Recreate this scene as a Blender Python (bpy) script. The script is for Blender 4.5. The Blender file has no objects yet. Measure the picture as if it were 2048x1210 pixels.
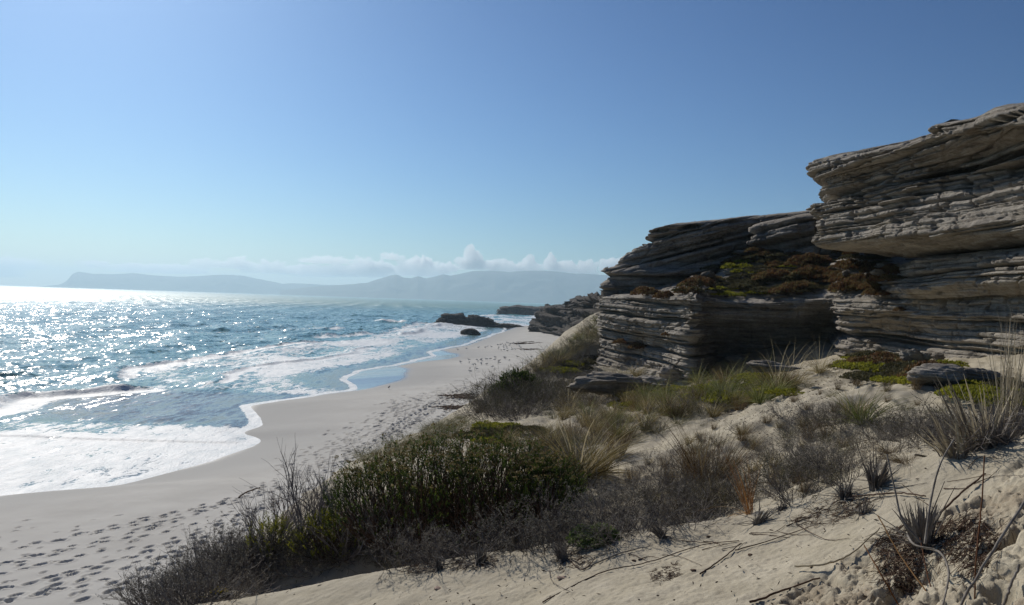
import bpy, math, random
import numpy as np
from mathutils import Vector
R = math.radians
rng = np.random.default_rng(7); random.seed(7)
C = bpy.context.scene.collection
sc = bpy.context.scene

# ---------------------------------------------------------------- camera
F = 1640.0                       # focal length in pixels of the 2048 px wide photograph
CAM = np.array([0.0, 0.0, 10.0])
ROLL, PITCH = R(1.84), R(0.1)
VR = np.array([math.cos(ROLL), 0, math.sin(ROLL)])
VF = np.array([0, math.cos(PITCH), -math.sin(PITCH)])
VF = VF - VR * VF.dot(VR); VF /= np.linalg.norm(VF)
VU = np.cross(VR, VF)
cd = bpy.data.cameras.new("camera"); cam = bpy.data.objects.new("camera", cd); C.objects.link(cam)
cam.location = CAM
from mathutils import Matrix
cam.rotation_euler = Matrix(((VR[0], VU[0], -VF[0]), (VR[1], VU[1], -VF[1]), (VR[2], VU[2], -VF[2]))).to_euler()
cd.sensor_width = 36; cd.lens = 36 * F / 2048; cd.clip_start = 0.1; cd.clip_end = 60000
sc.camera = cam

# ---------------------------------------------------------------- sky, sun, exposure
SUN_AZ, SUN_EL = R(-30), R(33)
w = bpy.data.worlds.new("World"); sc.world = w; w.use_nodes = True
wn = w.node_tree; bg = wn.nodes['Background']
sky = wn.nodes.new('ShaderNodeTexSky'); sky.sky_type = 'NISHITA'; sky.sun_disc = False
sky.sun_elevation = SUN_EL; sky.sun_rotation = SUN_AZ
sky.altitude = 0; sky.air_density = 1.0; sky.dust_density = 0.6; sky.ozone_density = 7.5
vm = wn.nodes.new('ShaderNodeVectorMath'); vm.operation = 'MULTIPLY'; vm.inputs[1].default_value = (0.475, 0.505, 0.485)
gm = wn.nodes.new('ShaderNodeGamma'); gm.inputs[1].default_value = 1.5      # deeper, more saturated blue away from the sun
wn.links.new(sky.outputs[0], vm.inputs[0]); wn.links.new(vm.outputs[0], gm.inputs[0]); wn.links.new(gm.outputs[0], bg.inputs[0]); bg.inputs[1].default_value = 0.070
sd = bpy.data.lights.new("sun", 'SUN'); sd.energy = 3.7; sd.angle = R(0.5); sd.color = (1.0, 0.94, 0.85)
sun = bpy.data.objects.new("sun", sd); C.objects.link(sun)
SUN = np.array([math.sin(SUN_AZ) * math.cos(SUN_EL), math.cos(SUN_AZ) * math.cos(SUN_EL), math.sin(SUN_EL)])
sun.rotation_euler = Vector(SUN).to_track_quat('Z', 'Y').to_euler()
sun.location = (-20, 30, 40)
sc.view_settings.view_transform = 'Standard'; sc.view_settings.look = 'None'
sc.view_settings.exposure = 0.0; sc.view_settings.gamma = 1.0
sc.cycles.max_bounces = 8; sc.cycles.transparent_max_bounces = 12; sc.cycles.volume_bounces = 4
sc.cycles.sample_clamp_indirect = 4.0

# ---------------------------------------------------------------- maths helpers
def unp(px, py, D):
    px = np.asarray(px, float); py = np.asarray(py, float); D = np.asarray(D, float)
    a = (px - 1024) / F; b = (605 - py) / F
    return CAM + D[..., None] * (a[..., None] * VR + b[..., None] * VU + VF)
def U(px, py, D): return unp(px, py, D)
def ground(px, py, z=0.0):       # the point of a level plane seen at a photo pixel
    d = (px - 1024) / F * VR + (605 - py) / F * VU + VF
    return CAM + d * ((z - CAM[2]) / d[2])
def hsh(*a):
    h = np.zeros(np.broadcast(*a).shape, np.uint64)
    with np.errstate(over='ignore'):
        for i, v in enumerate(a):
            h = (h ^ (np.asarray(v).astype(np.int64).astype(np.uint64) * np.uint64([0x9E3779B97F4A7C15, 0xC2B2AE3D27D4EB4F, 0x165667B19E3779F9, 0x27D4EB2F165667C5][i]))) * np.uint64(0xD6E8FEB86659FD93)
            h ^= h >> np.uint64(29)
    return (h >> np.uint64(11)).astype(float) / 2.0**53
def vn(x, y, s=0):               # value noise 0..1
    x, y = np.broadcast_arrays(np.asarray(x, float), np.asarray(y, float))
    xi = np.floor(x); yi = np.floor(y); u = x - xi; v = y - yi
    u = u*u*u*(u*(u*6-15)+10); v = v*v*v*(v*(v*6-15)+10)
    a = hsh(xi, yi, s); b = hsh(xi+1, yi, s); c = hsh(xi, yi+1, s); d = hsh(xi+1, yi+1, s)
    return (a*(1-u)+b*u)*(1-v) + (c*(1-u)+d*u)*v
def fbm(x, y, o=4, s=0, g=0.5):
    t = 0; a = 1; n = 0
    for i in range(o):
        t = t + a*vn(x*2**i + 13.7*i, y*2**i - 7.1*i, s+i); n += a; a *= g
    return t/n
def vn3(x, y, z, s=0):
    zi = np.floor(z); f = z - zi; f = f*f*(3-2*f)
    xi = np.floor(x); yi = np.floor(y); u = x-xi; v = y-yi
    u = u*u*(3-2*u); v = v*v*(3-2*v)
    def L(k):
        a = hsh(xi, yi, zi+k, s); b = hsh(xi+1, yi, zi+k, s); c = hsh(xi, yi+1, zi+k, s); d = hsh(xi+1, yi+1, zi+k, s)
        return (a*(1-u)+b*u)*(1-v) + (c*(1-u)+d*u)*v
    return L(0)*(1-f) + L(1)*f
def fbm3(x, y, z, o=3, s=0, g=0.5):
    t = 0; a = 1; n = 0
    for i in range(o):
        t = t + a*vn3(x*2**i, y*2**i, z*2**i, s+i); n += a; a *= g
    return t/n
def sst(a, b, x):
    t = np.clip((x-a)/(b-a), 0, 1); return t*t*(3-2*t)

# ---------------------------------------------------------------- object helpers
def tag(o, label=None, cat=None, group=None, kind=None):
    if label: o['label'] = label
    if cat: o['category'] = cat
    if group: o['group'] = group
    if kind: o['kind'] = kind
    return o
def mesh_np(name, V, Fq, mat=None, smooth=True, parent=None, attrs=None, tri=False, midx=None, link=True):
    V = np.asarray(V, np.float32); Fq = np.asarray(Fq, np.int32); k = Fq.shape[1]
    me = bpy.data.meshes.new(name); me.vertices.add(len(V)); me.vertices.foreach_set('co', V.ravel())
    me.loops.add(Fq.size); me.loops.foreach_set('vertex_index', Fq.ravel())
    me.polygons.add(len(Fq)); me.polygons.foreach_set('loop_start', np.arange(0, Fq.size, k, dtype=np.int32))
    try: me.polygons.foreach_set('loop_total', np.full(len(Fq), k, np.int32))
    except Exception: pass
    me.polygons.foreach_set('use_smooth', np.full(len(Fq), smooth))
    for m in (mat if isinstance(mat, (list, tuple)) else [mat]):
        if m: me.materials.append(m)
    if midx is not None: me.polygons.foreach_set('material_index', np.asarray(midx, np.int32))
    for n, a in (attrs or {}).items():
        at = me.attributes.new(n, 'FLOAT', 'POINT'); at.data.foreach_set('value', np.asarray(a, np.float32).ravel())
    me.update(calc_edges=True); me.validate()
    if not link: return me
    o = bpy.data.objects.new(name, me); C.objects.link(o)
    if parent: o.parent = parent
    return o
def grid_faces(nr, nc, flip=False):
    i = np.arange(nr*nc).reshape(nr, nc)
    a, b, c, d = i[:-1, :-1], i[:-1, 1:], i[1:, 1:], i[1:, :-1]
    q = np.stack([a, b, c, d], -1).reshape(-1, 4)
    return q[:, ::-1] if flip else q

# ---------------------------------------------------------------- material helpers
class N:
    def __init__(s, name):
        s.m = bpy.data.materials.new(name); s.m.use_nodes = True; s.t = s.m.node_tree
        s.p = s.t.nodes['Principled BSDF']; s.out = s.t.nodes['Material Output']
        s.p.inputs['Roughness'].default_value = 0.9; s.p.inputs['Specular IOR Level'].default_value = 0.2
    def n(s, ty, **kw):
        nd = s.t.nodes.new('ShaderNode'+ty)
        for k, v in kw.items(): setattr(nd, k, v)
        return nd
    def l(s, a, b): s.t.links.new(a, b)
    def coord(s, scale=(1, 1, 1), obj=False, rot=(0, 0, 0)):
        if obj: src = s.n('TexCoord').outputs['Object']
        else: src = s.n('NewGeometry').outputs['Position']
        mp = s.n('Mapping'); mp.inputs['Scale'].default_value = scale; mp.inputs['Rotation'].default_value = rot
        s.l(src, mp.inputs[0]); return mp.outputs[0]
    def noise(s, co, scale, detail=4, rough=0.55, dist=0):
        t = s.n('TexNoise'); t.inputs['Scale'].default_value = scale; t.inputs['Detail'].default_value = detail
        t.inputs['Roughness'].default_value = rough; t.inputs['Distortion'].default_value = dist
        s.l(co, t.inputs['Vector']); return t.outputs['Fac']
    def ramp(s, f, st):
        r = s.n('ValToRGB'); e = r.color_ramp.elements
        while len(e) < len(st): e.new(0.5)
        for i, (p, c) in enumerate(st):
            e[i].position = p; e[i].color = (c[0], c[1], c[2], 1) if hasattr(c, '__len__') else (c, c, c, 1)
        s.l(f, r.inputs[0]); return r.outputs[0]
    def mix(s, f, a, b, mode='MIX'):
        m = s.n('Mix', data_type='RGBA', blend_type=mode)
        for v, i in ((f, 0), (a, 6), (b, 7)):
            if hasattr(v, 'is_output'): s.l(v, m.inputs[i])
            elif hasattr(v, '__len__'): m.inputs[i].default_value = (v[0], v[1], v[2], 1)
            else: m.inputs[i].default_value = v if i == 0 else (v, v, v, 1)
        return m.outputs[2]
    def math(s, op, a, b=0.0, c=None):
        m = s.n('Math', operation=op)
        for i, v in enumerate((a, b) if c is None else (a, b, c)):
            if hasattr(v, 'is_output'): s.l(v, m.inputs[i])
            else: m.inputs[i].default_value = v
        return m.outputs[0]
    def bump(s, h, strength=0.5, dist=0.1, prev=None):
        b = s.n('Bump'); b.inputs['Strength'].default_value = strength; b.inputs['Distance'].default_value = dist
        s.l(h, b.inputs['Height'])
        if prev is not None: s.l(prev, b.inputs['Normal'])
        return b.outputs[0]
    def attr(s, name): return s.n('Attribute', attribute_name=name).outputs['Fac']
    def set(s, **kw):
        for k, v in kw.items():
            i = s.p.inputs[k.replace('_', ' ')]
            if hasattr(v, 'is_output'): s.l(v, i)
            elif hasattr(v, '__len__') and len(v) == 3 and k != 'Normal': i.default_value = (*v, 1)
            else: i.default_value = v
        return s.m

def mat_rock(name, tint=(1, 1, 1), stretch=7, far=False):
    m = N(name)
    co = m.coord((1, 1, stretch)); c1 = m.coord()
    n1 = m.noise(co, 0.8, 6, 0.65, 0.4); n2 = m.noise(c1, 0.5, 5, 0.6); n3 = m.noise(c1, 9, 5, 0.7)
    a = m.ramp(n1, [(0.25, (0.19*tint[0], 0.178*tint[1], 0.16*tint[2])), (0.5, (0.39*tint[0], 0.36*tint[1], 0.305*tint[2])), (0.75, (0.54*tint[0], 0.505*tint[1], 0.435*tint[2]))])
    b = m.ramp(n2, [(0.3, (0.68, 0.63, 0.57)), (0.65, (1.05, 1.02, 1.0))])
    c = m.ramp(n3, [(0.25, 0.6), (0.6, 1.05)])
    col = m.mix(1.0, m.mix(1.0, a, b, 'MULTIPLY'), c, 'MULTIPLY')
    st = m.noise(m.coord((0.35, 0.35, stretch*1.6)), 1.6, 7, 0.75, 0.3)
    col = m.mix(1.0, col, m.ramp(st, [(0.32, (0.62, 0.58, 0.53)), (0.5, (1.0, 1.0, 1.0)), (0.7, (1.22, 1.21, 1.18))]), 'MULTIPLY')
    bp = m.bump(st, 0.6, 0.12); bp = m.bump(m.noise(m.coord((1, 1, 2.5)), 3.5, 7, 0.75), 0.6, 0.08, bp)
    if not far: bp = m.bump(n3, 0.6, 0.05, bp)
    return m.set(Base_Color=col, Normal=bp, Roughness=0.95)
# ================================================================ TERRAIN HEIGHTS
# shoreline (edge of the swash) and edge of the wet sand, X as a function of Y, metres
SH = np.array([(0, -60), (20, -38), (39, -24.5), (41, -20.6), (47.8, -18.2), (54.0, -17), (56, -17.3), (58, -19.6), (62, -19.0), (66.6, -20.9), (72.6, -23.2), (78, -20.2), (83, -18.4), (87, -16.5), (92, -17.5), (100, -20), (112, -20), (120, -17), (128, -15.5), (136, -14), (144, -13.5), (152, -15), (160, -14), (180, -10.5), (203, -8), (235, -5.5), (273, -2.3), (310, -1.7), (330, 4), (360, 14), (420, 22), (500, 30), (620, 55), (900, 150), (1500, 400), (16000, 5000)])
WT = np.array([(0, -58), (20, -36), (39, -23), (47, -17), (54, -16.6), (58, -19.2), (66, -20.5), (73, -22.8), (78, -19.9), (83, -17.2), (87, -14), (94, -11.6), (100, -11.8), (108, -13), (115, -15.5), (122, -15.2), (127, -10), (133, -7.8), (142, -8), (150, -11), (160, -12.5), (168, -10), (180, -8), (210, -6), (240, -4), (273, -1.0), (330, 6), (500, 33), (16000, 5000)])
def smooth_tab(T, w0):
    y = np.arange(0, 700, 0.25); v = np.interp(y, T[:, 0], T[:, 1]); o = np.empty_like(v)
    for i, yy in enumerate(y):
        wd = w0*(0.5+yy/90); k = slice(max(0, i-int(wd*12)-4), i+int(wd*12)+5); g = np.exp(-((y[k]-yy)/wd)**2); o[i] = (g*v[k]).sum()/g.sum()
    return np.vstack([np.c_[y, o], T[T[:, 0] > 700]])
SH = smooth_tab(SH, 1.0); WT = smooth_tab(WT, 1.6)
def shoreX(y): return np.interp(y, SH[:, 0], SH[:, 1]) + 0.5*(vn(y*0.35, 0, 3)-0.5) + 0.9*(vn(y*0.09, 5, 3)-0.5)
def wetX(y): return np.interp(y, WT[:, 0], WT[:, 1]) + 0.6*(vn(y*0.2, 9, 3)-0.5)
def beach_z(x, y):
    s = x - shoreX(y)
    return np.where(s > 0, 1.7*(1-np.exp(-np.maximum(s, 0)/13.0)), 0.075*s)

# dune control points: (px, py, depth)
DP = [
 # crest line against the beach
 (1195,655,51),(1150,690,46),(1100,722,40),(1050,755,36),(1000,792,32),(950,826,28),(900,856,24.5),(810,885,20),(720,930,17),(650,985,13.5),(560,1060,11),(450,1125,9.2),(330,1190,8),(250,1240,7.4),
 # foreground ridge crest
 (2048,884,4.5),(1930,915,4.7),(1800,948,5),(1650,1000,5.3),(1500,1036,5.6),(1280,1070,5.8),(1050,1110,6.1),(850,1140,6.4),(650,1175,6.6),(490,1212,6.8),(2250,800,4.3),
 # near side of the ridge
 (2048,1000,3.7),(2048,1210,2.7),(1800,1070,4.1),(1800,1210,3.1),(1500,1120,4.7),(1500,1210,3.8),(1250,1150,5.0),(1200,1210,4.5),(1000,1165,5.4),(1000,1215,5.0),(780,1190,5.9),(600,1225,6.2),(2300,1210,2.3),(1700,1400,2.4),(1200,1400,3.2),(700,1400,4.3),(2300,1500,1.8),(300,1400,5.5),
 # dip just beyond the ridge
 (2000,880,7.5),(1800,935,7.5),(1650,985,7.8),(1500,1028,8),(1280,1066,8),(1050,1106,8.2),(850,1130,8.3),(650,1160,8.4),
 # middle dune
 (1300,970,11),(1200,905,14),(1050,1060,9.8),(1100,960,12.2),(1000,885,17),(1100,830,22),(1250,800,26),(1150,775,31),(1190,738,45),(1215,745,43.5),(1165,735,43),(1200,768,35),(1180,735,41),(1400,880,15),(1400,795,24),(1480,770,27),(1600,752,21),(1550,835,14),(1700,885,11),(1750,765,19),(1850,725,23),(1950,758,18),(2048,805,12),(1900,870,9.2),(1500,945,10.5),(1650,930,9.5),(900,960,12.5),(800,1030,10.5),(1330,905,14.5),(1700,795,15),(1600,800,16.5),(1480,850,16.5),(2150,760,13),(1640,735,26),(1750,722,27),(1950,705,24),(2100,715,20),(1500,750,33),(1350,775,33),(1280,770,36),
 # slope beside the far end of the cliff
 (1195,640,55),(1190,630,70),(1150,665,60),(1165,672,52),
]
dw = unp(*np.array(DP, float).T)
extra = [(-8.8,0,1.4),(-9,8,1.4),(-8.9,16,1.4),(-8.6,24,1.4),(-8.5,32,1.4),(-7.6,40,1.4),(-4.6,52,1.5),(-1.5,68,1.5),(2.0,90,1.5),(6.0,120,1.6),(10,160,1.6),
 (-14,0,0),(-14,16,0),(-13.5,32,0),(-11,45,0),(-7,60,0),(-3,85,0),(2,125,0),(-6,4,3.6),(-6.2,14,3.6),(-5.6,24,3.6),(-4.9,33,3.4),(-2.5,43,3.6),(0.8,52,4),
 (14,45,9.5),(20,35,10),(25,20,9.5),(20,8,9.5),(8,-2,8.5),(0,-3,8.2),(12,70,9.5),(9.5,90,5.5),(16,120,7),(20,160,9),(25,60,12),(30,45,12),(6,62,7.2)]
PTS = np.vstack([dw, np.array(extra, float)])
def tps_fit(P, lam=0.02):
    n = len(P); d = np.linalg.norm(P[:, None, :2]-P[None, :, :2], axis=2)
    K = np.where(d > 0, d*d*np.log(np.maximum(d, 1e-9)), 0) + lam*np.eye(n)
    Q = np.c_[np.ones(n), P[:, :2]]
    A = np.block([[K, Q], [Q.T, np.zeros((3, 3))]])
    return np.linalg.solve(A, np.r_[P[:, 2], 0, 0, 0])
W_ = tps_fit(PTS)
def tps_eval(x, y):
    out = np.empty(x.size); xf = x.ravel(); yf = y.ravel()
    for i in range(0, x.size, 20000):
        a = xf[i:i+20000]; b = yf[i:i+20000]
        d2 = (a[:, None]-PTS[None, :, 0])**2 + (b[:, None]-PTS[None, :, 1])**2
        K = 0.5*d2*np.log(np.maximum(d2, 1e-12))
        out[i:i+20000] = K@W_[:-3] + W_[-3] + W_[-2]*a + W_[-1]*b
    return out.reshape(x.shape)
GX = np.arange(-16, 40.01, 0.2); GY = np.arange(-6, 170.01, 0.2)
gx, gy = np.meshgrid(GX, GY); GZ = tps_eval(gx, gy)
def base_h(x, y):
    u = np.clip((x-GX[0])/0.2, 0, len(GX)-1.001); v = np.clip((y-GY[0])/0.2, 0, len(GY)-1.001)
    i = u.astype(int); j = v.astype(int); fu = u-i; fv = v-j
    return (GZ[j, i]*(1-fu)+GZ[j, i+1]*fu)*(1-fv) + (GZ[j+1, i]*(1-fu)+GZ[j+1, i+1]*fu)*fv
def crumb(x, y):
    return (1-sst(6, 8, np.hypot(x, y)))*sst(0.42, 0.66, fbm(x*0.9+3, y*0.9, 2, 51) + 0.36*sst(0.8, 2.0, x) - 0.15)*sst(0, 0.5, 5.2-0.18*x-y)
def dune_h(x, y, fine=True):
    x = np.asarray(x, float); y = np.asarray(y, float)
    h = base_h(x, y); r = np.hypot(x, y)
    far = sst(6.8, 9, r)
    h = h + far*0.10*(np.abs(fbm(x*2.6, y*1.9, 3, 91)-.5)*2-.3)
    h = h + far*(0.45*(fbm(x*0.45, y*0.35, 3, 21)-0.5) + 0.22*(fbm(x*1.4, y*1.2, 3, 31)-0.5))
    near = 1-sst(6, 8, r)
    yc = np.interp(x, [-3.5, -2.2, -.68, .1, .9, 1.63, 2.37, 2.8, 4], [7.3, 6.8, 6.4, 6.1, 5.8, 5.6, 5.0, 4.5, 3.6]); g = y-yc
    h = h - 0.55*sst(0.05, 0.9, g)*(1-sst(2.2, 4.5, g))*sst(-4.5, -2.5, x) + 0.05*np.exp(-(g/.35)**2)*sst(-4.5, -2.5, x)
    h = h + near*0.10*(fbm(x*1.3, y*1.3, 3, 41)-0.5)
    # crumbling face of the near bank
    cr = crumb(x, y)
    wx = x+.12*fbm(x*3, y*3, 2, 11); wy = y+.12*fbm(x*3, y*3, 2, 12)
    rid = np.abs(fbm(wx*4.0-wy*2, wy*3.0, 4, 61, .62)-0.5)*2
    h = h + cr*(0.055*(rid-0.25) + 0.060*(np.abs(fbm(wx*15+wy*5, wy*9, 4, 62, .65)-.5)*2-.25) - 0.06*sst(.62, .75, fbm(wx*6, wy*5, 2, 63)))
    if fine:
        h = h + near*(0.010*(fbm(x*14, y*14, 3, 71)-0.5) + (0.010+.02*cr)*(fbm(x*45, y*45, 2, 72)-.5) + 0.006*(fbm((x*.8+y*.3)*5, (y-x*.4)*28, 2, 73)-.5)) + far*0.03*(fbm(x*5, y*5, 3, 81)-0.5)
    return h
def hit(px, py, r0=2.0, r1=70):
    d = (px-1024)/F*VR + (605-py)/F*VU + VF
    t = np.exp(np.linspace(np.log(r0), np.log(r1), 1500)); P = CAM + d*t[:, None]
    h = dune_h(P[:, 0], P[:, 1], False); k = np.nonzero(P[:, 2] < h)[0]
    return P[k[0]] if len(k) else P[-1]

# ================================================================ GROUND SHEETS
# --- sand materials
m = N("dune_sand"); c = m.coord()
wnr = m.noise(c, 0.8, 4); f1 = m.noise(c, 60, 4, 0.7); f2 = m.noise(c, 4, 5, 0.65)
spk = m.noise(c, 220, 2, 0.8)
col = m.mix(m.ramp(f2, [(0.35, 0), (0.7, 1)]), (0.44, 0.385, 0.28), (0.54, 0.48, 0.365))
col = m.mix(m.ramp(wnr, [(0.4, 0), (0.7, 0.5)]), col, (0.32, 0.285, 0.23))
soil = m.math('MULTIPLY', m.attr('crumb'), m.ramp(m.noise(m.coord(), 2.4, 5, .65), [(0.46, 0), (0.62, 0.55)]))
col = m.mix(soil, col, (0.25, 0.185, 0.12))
col = m.mix(1.0, col, m.ramp(spk, [(0.3, 0.62), (0.5, 1.0)]), 'MULTIPLY')
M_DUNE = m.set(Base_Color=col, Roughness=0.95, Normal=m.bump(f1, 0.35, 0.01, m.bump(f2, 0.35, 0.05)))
m = N("beach_sand"); c = m.coord()
f2 = m.noise(c, 0.35, 5, 0.6); f3 = m.noise(c, 25, 3, 0.7)
dry = m.mix(m.ramp(f2, [(0.3, 0), (0.7, 1)]), (0.50, 0.48, 0.44), (0.59, 0.57, 0.525))
wet = m.attr('wet')
col = m.mix(wet, dry, (0.41, 0.40, 0.375))
mir = m.attr('mirror')
col = m.mix(mir, col, (0.20, 0.19, 0.18))
rg = m.math('SUBTRACT', 0.92, m.math('MULTIPLY', wet, 0.12)); rg = m.math('SUBTRACT', rg, m.math('MULTIPLY', mir, 0.70))
bp = m.bump(m.noise(m.coord((1, 1, 1)), 6, 5, 0.7), 0.25, 0.03)
M_BEACH = m.set(Base_Color=col, Roughness=m.math('MAXIMUM', rg, 0.04), Specular_IOR_Level=m.math('ADD', m.math('MULTIPLY', m.math('POWER', mir, 2.5), 0.5), 0.12), Normal=bp)

# --- footprints: tracks along the beach
FP = []
tracks = [[(-60,1215),(120,1140),(330,1085),(560,1000),(700,915),(860,840),(960,800)],
 [(-60,1130),(130,1085),(320,1040),(520,975),(660,925),(820,835),(930,790),(1010,745)],
 [(-40,1090),(150,1060),(300,1020),(480,975),(640,915),(760,850),(880,790),(1000,740)],
 [(150,1215),(300,1120),(420,1060),(560,990)],[(-60,1180),(80,1150),(250,1110),(420,1050),(600,975),(760,890),(900,815)],
 [(-60,1250),(60,1190),(260,1130),(400,1085),(500,1040)],[(300,1040),(450,985),(600,935),(700,900),(790,850),(860,815)],
 [(0,1110),(200,1075),(400,1015),(560,965),(720,880),(850,820),(950,770),(1040,725)],[(500,965),(640,905),(740,868),(850,805),(960,758),(1060,715)],
 [(700,880),(800,835),(900,785),(980,750)],[(-60,1210),(100,1175),(240,1150),(360,1120)],[(-50,1095),(90,1070),(240,1045),(400,1000)],
 [(250,1180),(330,1130),(400,1090),(470,1060)],[(760,905),(830,862),(900,825)],[(-60,1150),(150,1110),(350,1050),(500,1000)]]
for t, tr in enumerate(tracks):
    P = np.array([ground(a, b, 1.5)[:2] for a, b in tr])
    seg = np.r_[0, np.cumsum(np.linalg.norm(np.diff(P, axis=0), axis=1))]
    st = 0.62 + 0.05*rng.random(); q = np.arange(0, seg[-1], st)
    X = np.interp(q, seg, P[:, 0]) + 0.25*np.sin(q*0.35+t*2); Y = np.interp(q, seg, P[:, 1])
    dx = np.gradient(X); dy = np.gradient(Y); an = np.arctan2(dy, dx)
    side = np.where(np.arange(len(q)) % 2, 1, -1)*0.13
    X = X - np.sin(an)*side + rng.normal(0, .04, len(q)); Y = Y + np.cos(an)*side + rng.normal(0, .05, len(q))
    for x, y, a in zip(X, Y, an):
        if rng.random() < 0.95: FP.append((x, y, a+rng.normal(0, .15), rng.uniform(.85, 1.3), rng.uniform(.7, 1.25)))
for i in range(110):
    g_ = ground(rng.uniform(-50, 650), rng.uniform(1010, 1200), 1.5)
    FP.append((g_[0], g_[1], rng.uniform(0.6, 1.9), rng.uniform(.6, 1.0), rng.uniform(.4, .9)))
for i in range(900):
    u_ = rng.random()**.7; g_ = ground(595+440*u_+rng.normal(0, 30), np.interp(u_, [0, .5, 1], [915, 805, 735])+rng.normal(0, 10)+4*(u_-.5), 1.5)
    FP.append((g_[0], g_[1], rng.uniform(0.6, 1.9), rng.uniform(.6, 1.3), rng.uniform(.4, .9)))

def polar(r0, r1, dr, a0, a1, da):
    rr = np.exp(np.arange(math.log(r0), math.log(r1), dr)); th = np.radians(np.arange(a0, a1, da))
    r, t = np.meshgrid(rr, th, indexing='ij')
    return r, r*np.sin(t), r*np.cos(t), rr, th
# beach: dense sheet where the tracks are, coarse sheet beyond
def beach_sheet(name, r0, r1, dr, a0, a1, da, prints, sink=0.0):
    r, x, y, rr, th = polar(r0, r1, dr, a0, a1, da)
    z = beach_z(x, y) + 0.10*(fbm(x*0.12, y*0.12, 3, 5)-0.5)*sst(2, 8, x-shoreX(y)) + 0.035*(fbm(x*0.9, y*0.9, 3, 6)-0.5)*sst(5, 10, x-shoreX(y)) - sink
    if prints:
        L = np.log(rr)
        for (fx, fy, an, s, dep) in FP:
            fr = math.hypot(fx, fy); s = s*min(1.5, max(1, fr/42)); dep = dep*min(1.7, max(1, fr/42)); ft = math.atan2(fx, fy); q = 0.7
            i0, i1 = np.searchsorted(L, [math.log(max(fr-q, 1)), math.log(fr+q)]); j0, j1 = np.searchsorted(th, [ft-q/fr, ft+q/fr])
            if i1 <= i0 or j1 <= j0: continue
            X = x[i0:i1, j0:j1]-fx; Y = y[i0:i1, j0:j1]-fy
            a = (X*math.cos(an)+Y*math.sin(an))/(0.16*s); b = (-X*math.sin(an)+Y*math.cos(an))/(0.085*s)
            d = np.sqrt(a*a+b*b)
            z[i0:i1, j0:j1] += dep*(-0.085*np.exp(-d**4*0.6) + 0.028*np.exp(-((d-1.5)/0.38)**2))
    s = x - wetX(y)
    wetm = 1-sst(0.3, 9.5, s + 1.5*(fbm(x*.2, y*.2, 2, 8)-.5)); mirm = 1-sst(-1.4, 0.7, s + .9*(fbm(x*.5, y*.25, 3, 18)-.5))
    o = mesh_np(name, np.stack([x, y, z], -1).reshape(-1, 3), grid_faces(*x.shape, flip=True), M_BEACH, attrs={'wet': wetm, 'mirror': mirm})
    return tag(o, kind='structure')
beach_sheet('beach', 16, 135, 0.0019, -37, 3.5, 0.075, True)
beach_sheet('beach', 134, 1100, 0.006, -12, 24, 0.12, False, 0.002)

# --- dune
for (q0, q1, dr_, a0, a1, da_) in [(1.3, 8.0, 0.0028, -40, 44, 0.095), (7.99, 150, 0.0058, -46, 50, 0.12)]:
    r, x, y, rr, th = polar(q0, q1, dr_, a0, a1, da_)
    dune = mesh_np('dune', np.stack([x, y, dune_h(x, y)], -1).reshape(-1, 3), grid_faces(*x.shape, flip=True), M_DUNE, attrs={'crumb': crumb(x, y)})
    tag(dune, kind='structure')

# ================================================================ SEA
m = N("sea_water"); c = m.coord()
foam = m.attr('foam')
n1 = m.noise(m.coord((1.7, 0.5, 1)), 0.5, 8, 0.72, 0.9)
n2 = m.noise(m.coord((1.3, 0.8, 1)), 2.2, 5, 0.6, 1.2)
nn = m.math('ADD', m.math('MULTIPLY', n1, 0.65), m.math('MULTIPLY', n2, 0.35))
thr = m.math('SUBTRACT', 0.80, m.math('MULTIPLY', foam, 0.62))
fm = m.n('MapRange', interpolation_type='SMOOTHSTEP'); m.l(m.math('SUBTRACT', nn, thr), fm.inputs[0]); fm.inputs[1].default_value = -0.02; fm.inputs[2].default_value = 0.045
fmk = fm.outputs[0]
def slopes(sc_, scale, amp, detail, rough):
    t = m.n('TexNoise'); t.inputs['Scale'].default_value = scale; t.inputs['Detail'].default_value = detail; t.inputs['Roughness'].default_value = rough
    m.l(m.coord(sc_), t.inputs['Vector']); v = m.n('VectorMath', operation='SUBTRACT'); m.l(t.outputs['Color'], v.inputs[0]); v.inputs[1].default_value = (.5, .5, .5)
    k = m.n('VectorMath', operation='MULTIPLY'); m.l(v.outputs[0], k.inputs[0]); k.inputs[1].default_value = (amp, amp, 0); return k.outputs[0]
def vadd(a, b):
    v = m.n('VectorMath', operation='ADD'); m.l(a, v.inputs[0]); m.l(b, v.inputs[1]); return v.outputs[0]
sl = vadd(slopes((1.0, 0.24, 1), 1.9, 1.3, 5, .74), slopes((1.0, 0.13, 1), 0.42, 0.85, 4, .66))
cal = m.n('VectorMath', operation='SCALE'); m.l(sl, cal.inputs[0]); m.l(m.attr('chop'), cal.inputs['Scale'])
nv_ = m.n('VectorMath', operation='NORMALIZE'); m.l(vadd(m.n('NewGeometry').outputs['Normal'], cal.outputs[0]), nv_.inputs[0]); b2 = nv_.outputs[0]
thin = m.attr('thin')
wcol = m.mix(m.ramp(m.noise(c, 0.02, 3), [(0.35, 0), (0.65, 1)]), (0.09, 0.24, 0.235), (0.12, 0.30, 0.28))
wcol = m.mix(thin, wcol, (0.16, 0.155, 0.14))
m.set(Base_Color=wcol, Roughness=m.attr('rough'), Specular_IOR_Level=0.5, IOR=1.33, Normal=b2)
fo = m.n('BsdfPrincipled'); m.l(m.ramp(m.noise(m.coord((1.2, .5, 1)), 0.8, 6, .7), [(0.3, (.42, .50, .55)), (0.6, (.74, .76, .77))]), fo.inputs['Base Color']); fo.inputs['Roughness'].default_value = 0.6
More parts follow.
